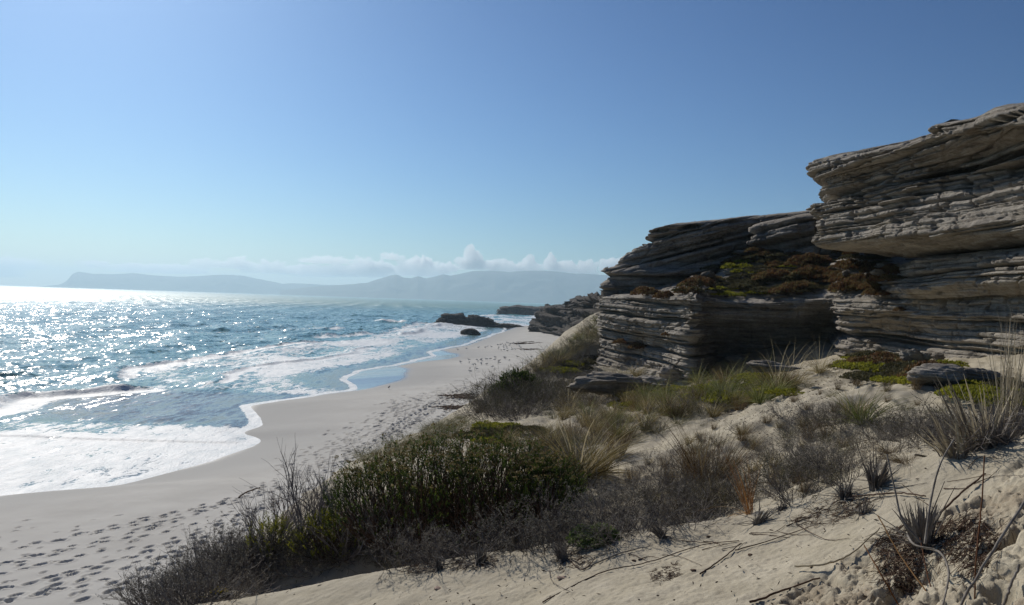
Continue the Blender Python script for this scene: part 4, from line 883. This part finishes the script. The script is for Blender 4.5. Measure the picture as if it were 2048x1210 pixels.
for k, (px, py) in enumerate([(438, 1196), (402, 1207)]):
    P, nn, ob = cast(px, py); put('yellow_flower_plant', ('yf', 0), lambda: [('foliage', mat_mound(650, .5, .3, 200, M_OLIVE, .12)[0][1]), ('flowers', pm('flowers', leaves(rng.normal(0, .18, (90, 3))*[1, 1, .25]+[0, 0, .34], rng.normal(size=(90, 3))+[0, 0, 1], .13, .09, np.random.default_rng(4)), M_PETAL))], tuple(P), ['small plant with a bright yellow flower at the bottom left', 'smaller yellow flowering plant nearest the bottom left corner'][k], 'flower', s=[.22, .15][k])
# ---- rusty vegetation on the ledge between the walls
ROCKS = ('rock', 'cliff')
mats([(1250,600),(1300,588),(1400,560),(1440,520),(1520,500),(1640,505),(1640,590),(1500,594),(1400,598)], 52, ['mr', 'mo', 'my', 'mr'], .5, 1.0, 'rust-red cushion plant on the ledge above the cave', 'rusty plants on the ledge above the cave', ROCKS, .4, 'cushion_plant', 'cushion plant')
mats([(1640,505),(1700,500),(1790,510),(1795,560),(1760,592),(1650,590)], 40, ['mr', 'mr', 'mr', 'mo'], .4, .8, 'rust-orange cushion plant on the ledge under the tall overhanging block', 'rusty plants under the overhang', ROCKS, .35, 'cushion_plant', 'cushion plant')
mats([(1460,555),(1520,540),(1600,545),(1620,580),(1500,585)], 22, ['mo'], .5, .9, 'grey-olive cushion plant in the middle of the ledge', 'olive plants on the ledge', ROCKS, .4, 'cushion_plant', 'cushion plant')
for (px, py, s_, lb) in [(1240, 690, .5, 'rusty plant hanging on the ledge of the left cliff corner'), (1275, 700, .6, 'green-brown plant in the crack of the left pillar'), (1225, 640, .25, 'tiny plant in the joint of the left cliff corner'), (1770, 590, .4, 'rusty plant on the step of the right lower wall'), (1800, 620, .3, 'small rusty plant in the crack of the right lower wall'), (1335, 672, .35, 'rusty plant in the gap between the pillars'), (1510, 492, .5, 'green-brown plant on the sill of the tilted shelf')]:
    P, nn, ob = cast(px, py)
    if P is not None: put('cushion_plant', ('mr', 0), None, tuple(P-nn*.05), lb, 'cushion plant', s=s_)

# ================================================================ LOOSE ROCKS
def boulder_mesh(seed, sub=5, flat=.6, rough=.45, strat=.22):
    import bmesh
    bm = bmesh.new(); bmesh.ops.create_icosphere(bm, subdivisions=sub, radius=1.0)
    V = np.array([v.co[:] for v in bm.verts]); Fq = np.array([[v.index for v in f.verts] for f in bm.faces]); bm.free()
    n = V.copy(); c_ = fbm3(V[:, 0]*1.1+seed, V[:, 1]*1.1, V[:, 2]*1.1, 3, seed)-.5
    # chip flat faces off the block
    g_ = np.random.default_rng(seed); P = V*(1+rough*c_*1.6)[:, None]
    for k in range(9):
        d = g_.normal(size=3); d /= np.linalg.norm(d); cut = g_.uniform(.55, .85); q = P@d; P -= np.maximum(q-cut, 0)[:, None]*d*.9
    P[:, 2] *= flat; k2, f2, _ = layers(P[:, 2]*2+.2*P[:, 0], .22, seed); P[:, :2] *= (1+strat*(hsh(k2, seed)-.5)-strat*.6*np.abs(2*f2-1)**4)[:, None]
    P += n*(.28*(fbm3(P[:, 0]*3.5, P[:, 1]*3.5, P[:, 2]*8, 5, seed+3, .6)-.5))[:, None]
    return P, Fq
def boulder(px, py, sx, sy, sz, label, seed, mat=M_ROCK if False else None, D=None, rz=0, name='boulder', cat_='boulder', group=None, dz=0):
    if D is None:
        P, nn, ob = cast(px, py)
        if P is None: return
    else: P = unp(px, py, D)
    V, Fq = boulder_mesh(seed); me = mesh_np(name, V*np.array([sx, sy, sz]), Fq, mat or M_ROCK, link=False)
    o = bpy.data.objects.new(name, me); C.objects.link(o); o.location = P+np.array([0, 0, sz*.25+dz]); o.rotation_euler = (0, 0, rz)
    return tag(o, label, cat_, group)
bpy.context.view_layer.update(); DG = bpy.context.evaluated_depsgraph_get()
for k, a in enumerate([
 (1205, 775, 2.3, 1.1, .95, 'long dark slab of rock at the foot of the cliff corner'), (1345, 762, .9, .9, 1.1, 'pale slanting rock buttress under the banded pillar'), (1300, 775, .9, .7, .6, 'leaning flat rock left of the pale buttress'),
 (1880, 765, .75, .6, .55, 'grey boulder lying in the succulents below the right-hand wall'), (1955, 760, .6, .5, .35, 'lower flat boulder right of the grey one in the succulents'),
 (1828, 718, 0.5, 0.4, 0.45, 'knobbly upright rock at the foot of the right-hand wall'), (1850, 718, 0.35, 0.28, 0.3, 'small knobbly rock beside the upright one'), (1812, 718, 0.4, 0.32, 0.4, 'thin knobbly rock leaning on the right-hand wall'), (1875, 718, 0.45, 0.36, 0.35, 'rounded knobbly rock between the small knobs and the smooth wall'), (1860, 712, 0.4, 0.32, 0.25, 'knob of rock perched above the rounded knobbly one'),
 (1215, 577, .8, .6, .38, 'flat pale block on the tip of the left ledge'), (1255, 582, .7, .5, .3, 'pale flat stone second from the tip of the left ledge'), (1287, 566, .55, .4, .3, 'white-topped stone in the dark gap under the pointed tip'),(1340, 572, .45, .4, .22, 'small pale stone among the rusty plants under the shelf'),
 (1462, 548, .6, .45, .55, 'white stone standing in the rusty plants under the shelf'), (1415, 552, .6, .5, .4, 'dull pale stone left of the white one under the shelf'), (1415, 585, .75, .4, .16, 'flat pale flagstone on the brink above the cave'), (1690, 550, .22, .2, .35, 'small pale stone standing in the rust-orange plants'), (1755, 548, .4, .3, .32, 'pale chunk of rock in the rust-orange plants'), (1490, 507, 1.1, .6, .3, 'broken slab under the thick dark block'), (1560, 595, .9, .4, .2, 'thin pale slab on the brink right above the cave'),
 (1475, 722, 1.2, .6, .5, 'pitted pale rock rib at the cave mouth'), (1540, 740, 1.1, .6, .35, 'low dark rock in the cave mouth'), (1640, 425, .35, .3, .12, 'tiny dark block on the skyline left of the tall block')]):
    boulder(a[0], a[1], a[2]*.62, a[3]*.62, a[4]*.72, a[5], 700+k, M_ROCK2 if ('dark' in a[5] or 'boulder' in a[5]) else M_ROCK, rz=rng.uniform(-.4, .4), name='slab' if 'slab' in a[5] else 'boulder', cat_='rock')
bpy.context.view_layer.update(); DG = bpy.context.evaluated_depsgraph_get()
# ================================================================ DEAD REEDS, STICKS AND ROOTS ON THE SAND LIP
def onlip(px, py, up=.0):
    P = hitfine(px, py); return P+np.array([0, 0, up])
def hitfine(px, py):
    d = (px-1024)/F*VR + (605-py)/F*VU + VF
    t = np.exp(np.linspace(math.log(1.5), math.log(30), 2500)); P = CAM + d*t[:, None]
    h = dune_h(P[:, 0], P[:, 1], True); k = np.nonzero(P[:, 2] < h)[0]
    return P[k[0]] if len(k) else P[-1]
def spline(P, n=14):
    P = np.asarray(P, float); t = np.linspace(0, len(P)-1, n); return cr1(P[:, None, :], t)[:, 0, :]
def stick(pts, r0, r1, label, mat=M_WOOD, up=.012, name='stick', cat_='stick', seed=0, group=None):
    """pts: (px,py) lying on the sand, or (px,py,D) in the air"""
    Q = [onlip(p[0], p[1], up) if len(p) == 2 else unp(*p) for p in pts]; Q = spline(Q, 6*len(Q)); rs = np.random.default_rng(seed+len(label))
    Q = Q + rs.normal(0, r0*.25, Q.shape); o0 = Q[0].copy(); V, Fq, T = tubes([(Q-o0, r0, r1)], rs, 6)
    o = mesh_np(name, V, Fq, mat, attrs={'tone': T}); o.location = o0; return tag(o, label, cat_, group)
stick([(1085,1208),(1200,1150),(1290,1130),(1400,1095),(1478,1085)], .004, .0025, 'long thin brown twig curving across the bare sand bottom centre', M_ROOT, seed=1)
stick([(1165,1142),(1240,1110),(1300,1096)], .005, .003, 'thin bent stalk lying along the lip right of the thicket', M_WOOD, seed=2)
stick([(1135,1120),(1165,1143),(1190,1120)], .004, .003, 'V-shaped broken twig on the lip right of the thicket', M_ROOT, seed=3)
stick([(1590,1144),(1650,1140),(1700,1120),(1760,1068)], .006, .003, 'pale curved reed lying on the crumbling sand', M_PALE, up=.03, seed=4)
stick([(1500,1210),(1560,1188),(1640,1160)], .006, .004, 'dark stick lying across the bottom edge of the sand', M_ROOT, seed=5)
stick([(1400,1152),(1440,1125),(1482,1090)], .005, .003, 'straight dark twig on the smooth sand slope', M_ROOT, seed=6)
stick([(1470,1105),(1560,1078),(1640,1050)], .004, .002, 'thin root running up the sand from the straight twig', M_ROOT, seed=7)
stick([(2075,960,3.2),(2000,1080,3.0),(1950,1160,2.9),(1905,1235,2.8)], .006, .005, 'long grey stalk leaning across the bottom right corner', M_WOOD, seed=8)
stick([(1969,912,3.4),(1962,1020,3.2),(1952,1120,3.0),(1949,1230,2.9)], .0028, .003, 'thin upright orange stem in the bottom right corner', M_ORANGE, seed=9)
stick([(1755,1030,3.6),(1800,1110,3.4),(1850,1180,3.2),(1880,1230,3.1)], .0025, .003, 'thin orange stem slanting down right across the roots', M_ORANGE, seed=10)
stick([(1728,1090,3.6),(1760,1145,3.4),(1800,1215,3.3)], .0025, .003, 'second thin orange stem below the first', M_ORANGE, seed=11)
stick([(1840,1075,3.5),(1855,1150,3.3),(1875,1225,3.1)], .0025, .003, 'short orange stem hanging below the big dead leaf base', M_ORANGE, seed=12)
stick([(2038,1130,2.9),(2020,1175,2.85),(2003,1225,2.8)], .005, .005, 'short grey stick in the very bottom right corner', M_WOOD, seed=13)
stick([(1880,1038),(1920,1000),(1970,958)], .006, .004, 'dark straight stick above the root mass', M_ROOT, up=.03, seed=14)
stick([(1700,1000),(1760,995),(1810,994),(1850,1000)], .005, .004, 'dark root lying level on the lip beside the stump', M_ROOT, up=.02, seed=15)
stick([(1830,909,4.9),(1880,918,4.9),(1910,922,4.9)], .007, .006, 'pale broken reed lying level above the lip', M_PALE, seed=16)
stick([(1475,988),(1520,975),(1570,960)], .004, .003, 'thin dark twig in the middle hollow', M_ROOT, up=.05, seed=17)
stick([(478,995,30),(492,985,30.6),(520,975,31)], .035, .02, 'crooked driftwood branch on the beach between the footprints', M_ROOT, seed=18, name='driftwood', cat_='driftwood')
for k in range(38):      # loose twigs and roots strewn along the lip
    x0 = rng.uniform(1040, 1960); yl = np.interp(x0, [1000, 1280, 1500, 1650, 1800, 1960], [1125, 1085, 1050, 1015, 965, 925])+rng.uniform(3, 45)
    an = rng.normal(-.35, .5); L_ = rng.uniform(30, 110); p = [(x0, yl), (x0+L_*.5*math.cos(an)+rng.normal(0, 6), yl+L_*.5*math.sin(an)+rng.normal(0, 5)), (x0+L_*math.cos(an), yl+L_*math.sin(an)*.8)]
    if p[2][1] < np.interp(p[2][0], [1000, 1280, 1500, 1650, 1800, 1960, 2100], [1125, 1085, 1050, 1015, 965, 925, 870])+3: continue
    stick(p, rng.uniform(.0015, .004), .0012, 'thin loose twig strewn along the sand lip', M_ROOT if k % 3 else M_WOOD, up=.006, name='twig', cat_='twig', seed=50+k, group='twigs strewn on the sand lip')
def bundle(seed, n, L, rad, tilt, w, droop=.15, lean=(0, 0)):
    rs = np.random.default_rng(seed); a = rs.uniform(0, 6.283, n); q = rad*np.sqrt(rs.random(n)); b = np.c_[q*np.cos(a), q*np.sin(a), -.02+0*a]
    tl = np.abs(rs.normal(0, tilt, n)); d = np.c_[np.sin(tl)*np.cos(a)+lean[0], np.sin(tl)*np.sin(a)+lean[1], np.cos(tl)]
    return ribbons(b, d, L*rs.uniform(.3, 1.0, n), w*rs.uniform(.6, 1.3, n), droop*rs.uniform(0, 1.5, n), rs, 6, .6, (0, 0))
# dead reed cluster at the right edge
for (px, py, D, hp, nb, w_, tl, ln, mat_, lb, nm) in [
 (2010, 880, 4.9, 300, 60, .011, .11, (.05, 0), M_PALE, 'tall straw-coloured dead reeds rising at the right edge', 'dead_reeds'),
 (2042, 868, 4.7, 270, 46, .011, .12, (-.05, 0), M_PALE, 'second bundle of straw-coloured reeds cut by the right edge', 'dead_reeds'),
 (1955, 892, 4.9, 165, 46, .017, .30, (-.25, 0), M_PALE, 'grey splayed dead leaves left of the tall straw reeds', 'dead_leaf_clump'),
 (1915, 908, 5.0, 120, 34, .015, .38, (-.25, 0), M_PALE, 'lower grey dead leaf fan leaning left at the foot of the reeds', 'dead_leaf_clump'),
 (1990, 890, 4.85, 110, 40, .02, .28, (0, 0), M_WOOD, 'dark broken leaf bases at the foot of the tall reeds', 'dead_leaf_clump')]:
    P = onlip(px, py); h = hp*dep(P)/F
    o = thing(nm, tuple(P)); tag(o, lb, 'dead reeds')
    mesh_np('dead_leaves', *bundle(hash(px) % 97, nb, h, .07, tl, w_, .12, ln)[:2], mat_, smooth=False, parent=o, attrs={'tone': bundle(hash(px) % 97, nb, h, .07, tl, w_, .12, ln)[2]})
    V, Fq, T = bundle(px % 89, 46, h*.35, .10, .5, .016, .5); mesh_np('leaf_base', V, Fq, M_WOOD, smooth=False, parent=o)
# stump with spikes on the lip, and the big uprooted leaf base in front
def leafbase(px, py, hp, n, lb, seed, lean=(0, 0), spikes=3, extra=()):
    P = onlip(px, py); h = hp*dep(P)/F; o = thing('dead_plant', tuple(P)); tag(o, lb, 'dead plant')
    V, Fq, T = bundle(seed, n*2, h*.8, h*.13, .17, .013, .22, (lean[0]+.25*math.sin(seed*2.3), lean[1]+.15*math.cos(seed))); mesh_np('leaf_sheaths', V, Fq, M_WOOD, smooth=False, parent=o)
    rs = np.random.default_rng(seed+1); ls = []
    for k in range(spikes):
        d = np.array([rs.normal(lean[0], .25), rs.normal(0, .1), 1.0]); d /= np.linalg.norm(d); ls.append((np.array([[0, 0, 0], d*h*.5+rs.normal(0, .01, 3), d*h*rs.uniform(.85, 1.1)]), .005, .0015))
    for q in extra: Q = spline([unp(*p)-P for p in q]); ls.append((Q, .0055, .003))
    for k in range(14):
        d = rs.normal(size=3); d[2] = abs(d[2])*.35+.02; d /= np.linalg.norm(d); ls.append((np.array([[0, 0, .01], d*h*.35+rs.normal(0, .015, 3), d*h*rs.uniform(.5, 1.0)+[0, 0, -.02]]), .003, .0015))
    V, Fq, T = tubes(ls, rs, 5); mesh_np('spikes', V, Fq, M_WOOD, parent=o); return o
leafbase(1752, 975, 90, 60, 'short upright grey stump of dead leaf bases on the sand lip', 11, spikes=3)
leafbase(1845, 1092, 130, 80, 'large uprooted dead leaf base with long spikes and a curling pale root', 12, (-.15, 0), 2,
  [[(1842,1085,3.4),(1805,1040,3.45),(1790,980,3.5),(1774,908,3.55)], [(1850,1088,3.4),(1862,1000,3.5),(1880,930,3.6),(1908,878,3.7)], [(1845,1095,3.4),(1880,1105,3.2),(1897,1140,3.05),(1893,1180,2.95),(1880,1230,2.85)], [(1815,1070,3.4),(1830,1090,3.3),(1870,1098,3.2)]])
leafbase(1690, 995, 55, 30, 'dark broken stub left of the upright stump', 13, (.25, 0), 2)
leafbase(1725, 1030, 50, 22, 'small dark stub sticking out of the bare sand slope', 14, (0, 0), 1)
leafbase(1515, 1048, 60, 26, 'dark leaning stub where the lip meets the hollow', 15, (.2, 0), 1)
leafbase(1560, 1020, 40, 22, 'low tangle of broken stubs on the lip', 16, (.3, 0), 2)
leafbase(1330, 1075, 50, 50, 'grey frayed dead rosette lying on the lip', 17, (-.9, 0), 1)
leafbase(1128, 1120, 60, 34, 'dead twiggy rosette on the lip at the right foot of the thicket', 18, (-.2, 0), 3)
leafbase(960, 1128, 55, 34, 'dead broken rosette on the lip below the thicket', 19, (.2, 0), 2)
leafbase(878, 1140, 45, 24, 'small dead rosette on the lip left of the broken one', 20, (-.2, 0), 2)
# root tangles hanging from the bank
def roots(poly, n, label, seed, L=.16, r=.0014):
    rs = np.random.default_rng(seed); ls = []; pts = []
    xs = [p[0] for p in poly]; ys = [p[1] for p in poly]
    while len(pts) < n:
        px, py = rs.uniform(min(xs), max(xs)), rs.uniform(min(ys), max(ys))
        if inpoly(px, py, poly): pts.append(onlip(px, py, .004))
    o0 = np.mean(pts, 0)
    for P in pts:
        d = rs.normal(size=3); d[2] = abs(d[2])*.3; q = [P-o0]
        for k in range(6): d = d*.6+rs.normal(0, .7, 3)+[0, -.15, -.12]; d /= np.linalg.norm(d); q.append(q[-1]+d*L/6*rs.uniform(.6, 1.3)); 
        q = np.array(q); gz = dune_h(q[:, 0]+o0[0], q[:, 1]+o0[1])-o0[2]+.003; q[:, 2] = np.maximum(q[:, 2], gz); q[:, 2] = gz+(q[:, 2]-gz)*.5
        ls.append((q, r*rs.uniform(.5, 1.8), r*.5))
    V, Fq, T = tubes(ls, rs, 3); o = mesh_np('root_tangle', V, Fq, M_ROOT); o.location = o0; return tag(o, label, 'roots')
roots([(1740,1080),(1800,1050),(1850,1110),(1830,1190),(1770,1170)], 420, 'mat of fine red-brown roots in the bank left of the big dead leaf base', 31)
roots([(1860,1050),(1960,1030),(2000,1080),(1960,1150),(1880,1120)], 420, 'mat of fine brown roots right of the big dead leaf base', 32)
roots([(1660,1000),(1730,985),(1740,1020),(1670,1050),(1560,1055)], 130, 'loose dark rootlets around the broken stubs on the lip', 33, .2)
roots([(1290,1150),(1350,1125),(1365,1150),(1320,1170)], 110, 'small patch of rootlets on the bulge of the bare sand', 34, .08)
roots([(1100,1110),(1160,1100),(1180,1130),(1120,1140)], 70, 'rootlets on the lip at the right foot of the thicket', 35, .16)
roots([(790,1130),(880,1120),(885,1140),(820,1150)], 150, 'rootlets and litter on the left part of the lip under the thicket', 36, .14)
roots([(895,1122),(1000,1110),(1000,1135),(900,1142)], 150, 'rootlets and litter on the lip below the centre of the thicket', 37, .14)
m = N("pink_pebble"); M_PEB = m.set(Base_Color=m.ramp(m.noise(m.coord(), 30, 3), [(.3, (.30, .20, .15)), (.7, (.45, .34, .26))]), Roughness=.7)
for k, (px, py, s_, lb) in enumerate([(1124,1157,.032,'flat pinkish pebble on the sand slope below the thicket'),(876,1178,.034,'flat pale pebble lower on the sand slope'),(1268,1122,.018,'small dark chip on the smooth sand'),(1418,1074,.02,'small dark curl of debris near the lip'),(1387,1142,.02,'curled dark scrap on the bare sand'),(1500,1110,.016,'little dark crumb on the sand slope')]):
    P = onlip(px, py); V, Fq = boulder_mesh(900+k, 3, .35, .3, .02); o = mesh_np('pebble', V*s_, Fq, M_PEB if k < 2 else M_ROOT); o.location = P+[0, 0, s_*.15]; tag(o, lb, 'pebble')
m = N("litter"); M_LIT = m.set(Base_Color=m.ramp(m.noise(m.coord(), 9, 2), [(.3, (.04, .03, .025)), (.7, (.16, .12, .09))]))
def litter():      # crumbs of leaf and stalk over the sand of the dune
    rs = np.random.default_rng(77); P = []
    for (x0, x1, y0, y1, n) in [(-2.5, 3.2, 2.6, 8, 2200), (-3, 12, 7, 28, 26000)]:
        x = rs.uniform(x0, x1, n); y = rs.uniform(y0, y1, n); k = fbm(x*.8, y*.8, 3, 321) > (.50 if y0 > 5 else .55); P.append(np.c_[x[k], y[k], dune_h(x[k], y[k])+.006])
    P = np.vstack(P); r_ = np.hypot(P[:, 0], P[:, 1]); d = rs.normal(size=P.shape); d[:, 2] = rs.uniform(0, .5, len(d))
    V, Fq, T = leaves(P, d, rs.uniform(.01, .03, len(P))*(1+r_/12), rs.uniform(.003, .008, len(P))*(1+r_/12), rs)
    return tag(mesh_np('litter', V, Fq, M_LIT, smooth=False), None, None, None, 'stuff')
litter()

# ================================================================ GULLS
def gull_mesh(pose):
    # rings along the spine: tail tip, rump, back, breast, neck, head, bill
    sp = {0: [(-.24,.02,.20),(-.17,.035,.21),(-.08,.062,.215),(.0,.075,.22),(.07,.066,.235),(.11,.042,.27),(.13,.036,.31),(.15,.036,.335),(.175,.022,.335),(.20,.009,.325),(.225,.002,.318)],
          1: [(-.24,.02,.22),(-.17,.035,.22),(-.08,.062,.215),(.0,.075,.205),(.07,.066,.195),(.12,.042,.17),(.15,.036,.14),(.17,.036,.115),(.19,.022,.09),(.205,.009,.065),(.215,.002,.045)]}[pose]
    S = 8; V = []; th = np.arange(S)*2*math.pi/S
    for i, (x, r, z) in enumerate(sp):
        a = sp[min(i+1, len(sp)-1)]; b = sp[max(i-1, 0)]; t = np.array([a[0]-b[0], 0, a[2]-b[2]]); t /= np.linalg.norm(t); up = np.array([-t[2], 0, t[0]])
        V.append(np.array([x, 0, z])+r*(np.cos(th)[:, None]*np.array([0, 1, 0])*.9+np.sin(th)[:, None]*up))
    V = np.vstack(V); i = np.arange(len(sp)-1)[:, None]*S; j = np.arange(S)[None, :]; j2 = (j+1) % S; Fq = np.stack([i+j, i+j2, i+S+j2, i+S+j], -1).reshape(-1, 4)
    tone = np.where((V[:, 2] > .22) & (V[:, 0] < .06), .15, .85); tone = np.where(V[:, 0] < -.15, .0, tone)
    ls = [(np.array([[0, s_*.03, .17], [.012, s_*.03, .08], [0, s_*.03, 0.0], [.035, s_*.03, -.002]]), .007, .006) for s_ in (-1, 1)]
    rs = np.random.default_rng(1); V2, F2, T2 = tubes(ls, rs, 4)
    return np.vstack([V, V2]), np.vstack([Fq, F2+len(V)]), np.concatenate([tone, np.full(len(V2), .3)])
m = N("gull_feathers"); M_GULL = m.set(Base_Color=m.ramp(m.attr('tone'), [(0, (.015, .015, .017)), (.2, (.09, .09, .10)), (.8, (.62, .62, .62))]), Roughness=.8)
GM = [mesh_np('gull', *gull_mesh(p)[:2], M_GULL, attrs={'tone': gull_mesh(p)[2]}, link=False) for p in (0, 1)]
def gull(px, py, label, group, s=1.0):
    P = ground(px, py, 1.2)
    for _ in range(4): P = ground(px, py, float(beach_z(np.array(P[0]), np.array(P[1])))+.02)
    o = bpy.data.objects.new('gull', GM[int(rng.random() < .25)]); C.objects.link(o); o.location = P; o.scale = (s,)*3; o.rotation_euler = (0, 0, rng.uniform(0, 6.283)); return tag(o, label, 'gull', group)
gull(778, 779, 'lone gull standing nearest on the sand by the wet edge of the water', None, 1.15)
for px, py in [(998,697),(1007,693),(1010,691),(997,699),(1014,699),(1019,693),(1016,688),(1021,690),(1026,689),(1002,702),(1009,702),(1015,704),(1024,701),(1023,698),(1030,701),(1035,692),(1039,694),(1041,697),(1049,703),(1060,701),(957,697),(971,697),(976,695),(983,696),(996,692),(1001,691),(1006,697),(1012,695),(1028,687),(1037,688),(1005,689),(1013,687)]:
    gull(px+rng.normal(0, .5), py, 'small dark gull in the far flock on the dry sand', 'far flock of gulls', 1.2)
for px, py, in [(938,722),(920,726),(921,727),(954,722),(962,723),(963,721),(972,721),(975,721),(981,720),(990,717),(989,722),(999,724),(1008,717),(1011,719),(1034,716),(955,725),(938,728),(946,732),(951,732),(962,731),(963,729),(998,728),(1018,723),(974,731),(985,736),(940,740),(953,741),(939,746),(1055,716),(1063,716)]:
    gull(px+rng.normal(0, .5), py, 'gull in the nearer flock standing where the sand turns dry', 'nearer flock of gulls', 1.1)
gull(915, 701, 'gull at the edge of the far wet sand', None, 1.1); gull(933, 699, 'gull just landward of the one at the far wet edge', None, 1.1)
# kelp lines on the far beach
for k, (x0, y0, x1, y1) in enumerate([(1028, 684, 1064, 681), (1040, 686, 1075, 684), (1050,698,1066,697),(915,793,945,795),(900,790,915,788),(897,812,925,810)]):
    ls = []; rs = np.random.default_rng(800+k); a, b = ground(x0, y0, 1.4), ground(x1, y1, 1.4)
    for i in range(26): c_ = a+(b-a)*rs.random()+np.r_[rs.normal(0, .35, 2), 0]; c_[2] = float(beach_z(c_[0], c_[1]))+.05; d = np.r_[rs.normal(0, .5, 2), 0]; ls.append((np.array([c_-a, c_+d+[0, 0, .05]-a, c_+2*d+np.r_[rs.normal(0, .2, 2), 0]-a]), .05, .03))
    V, Fq, T = tubes(ls, rs, 4); o = mesh_np('kelp_wrack', V, Fq, M_ROOT); o.location = a
    tag(o, ['dark line of washed-up kelp beyond the far flock of gulls', 'second strand of kelp landward of the first beyond the gulls', 'short kelp strand right of the far flock', 'kelp strand lying below the nearer gulls by the dune scrub', 'small kelp scrap seaward of the strand by the dune scrub', 'kelp scraps by the footprints beside the dune scrub'][k], 'kelp')

# ================================================================ CLOUDS, beyond the haze
cm = bpy.data.materials.new("cloud"); cm.use_nodes = True; t = cm.node_tree; t.nodes.remove(t.nodes['Principled BSDF'])
cv = t.nodes.new('ShaderNodeVolumePrincipled'); cv.inputs['Color'].default_value = (1, 1, 1, 1); cv.inputs['Anisotropy'].default_value = 0.5; cv.inputs['Density'].default_value = 0.006
t.links.new(cv.outputs[0], t.nodes['Material Output'].inputs['Volume'])
cm2 = cm.copy(); cm2.node_tree.nodes['Principled Volume'].inputs['Density'].default_value = 0.0035; cm2.name = 'thin_cloud'
def cloud(x0, x1, y0, y1, seed, thin=False, D=17500):
    V, Fq = cloudico(); V = V.copy(); f = 3.2
    asp = (x1-x0)/(y1-y0); q = V*np.array([asp, 1, 1])
    b = np.abs(fbm3(q[:, 0]*1.1+seed, q[:, 1]*1.1, q[:, 2]*1.3, 4, seed, .6)-.5)*2
    d = .35+.95*vn3(q[:, 0]*1.5+seed*3, q[:, 1]*1.2, q[:, 2]*.5, seed+5)+.55*(.45-b)
    P = V*d[:, None]; P[:, 2] = np.where(P[:, 2] < -.25, -.25+(P[:, 2]+.25)*.25, P[:, 2]); P[:, 2] = (P[:, 2]+.3)/1.25
    c_ = unp((x0+x1)/2, y1, D); sx = (x1-x0)/2*D/F; sz = (y1-y0)*D/F
    o = mesh_np('cloud', P*np.array([sx, max(sx*.6, 300), sz]), Fq, cm2 if thin else cm); o.location = c_; return tag(o, kind='structure')
_ci = []
def cloudico():
    if not _ci:
        import bmesh
        bm = bmesh.new(); bmesh.ops.create_icosphere(bm, subdivisions=6, radius=1.0); _ci.append((np.array([v.co[:] for v in bm.verts]), np.array([[v.index for v in f.verts] for f in bm.faces]))); bm.free()
    return _ci[0]
for k, a in enumerate([(922,960,497,530),(905,985,516,538),(975,1040,519,543),(1030,1085,517,544),(1086,1114,512,538),(1105,1160,521,546),(1150,1205,519,546),(1195,1250,516,542),(824,868,513,529),(870,915,524,542),(735,790,524,544)]): cloud(*a, 40+k)
for k, a in enumerate([(590,705,513,526),(760,802,506,518),(690,760,518,548),(760,910,520,550),(640,800,530,552),(370,455,518,534),(445,500,514,536),(490,600,522,546),(160,222,520,534),(-20,85,516,536),(560,700,530,552),(-60,60,530,552),(240,420,528,545)]): cloud(*a, 80+k, True)

# ================================================================ HAZE
def box(name, lo, hi, mat):
    V = [(x, y, z) for x in (lo[0], hi[0]) for y in (lo[1], hi[1]) for z in (lo[2], hi[2])]
    Fq = [(0,1,3,2),(4,6,7,5),(0,4,5,1),(2,3,7,6),(0,2,6,4),(1,5,7,3)]
    return mesh_np(name, V, Fq, mat, smooth=False)
hm = bpy.data.materials.new("haze"); hm.use_nodes = True; t = hm.node_tree; t.nodes.remove(t.nodes['Principled BSDF'])
pv = t.nodes.new('ShaderNodeVolumePrincipled'); pv.inputs['Color'].default_value = (0.61, 0.80, 0.94, 1); pv.inputs['Density'].default_value = 0.00015; pv.inputs['Anisotropy'].default_value = 0.42
t.links.new(pv.outputs[0], t.nodes['Material Output'].inputs['Volume'])
hz = box('haze', (-15500, -400, -12), (15500, 15500, 345), hm); tag(hz, kind='stuff')
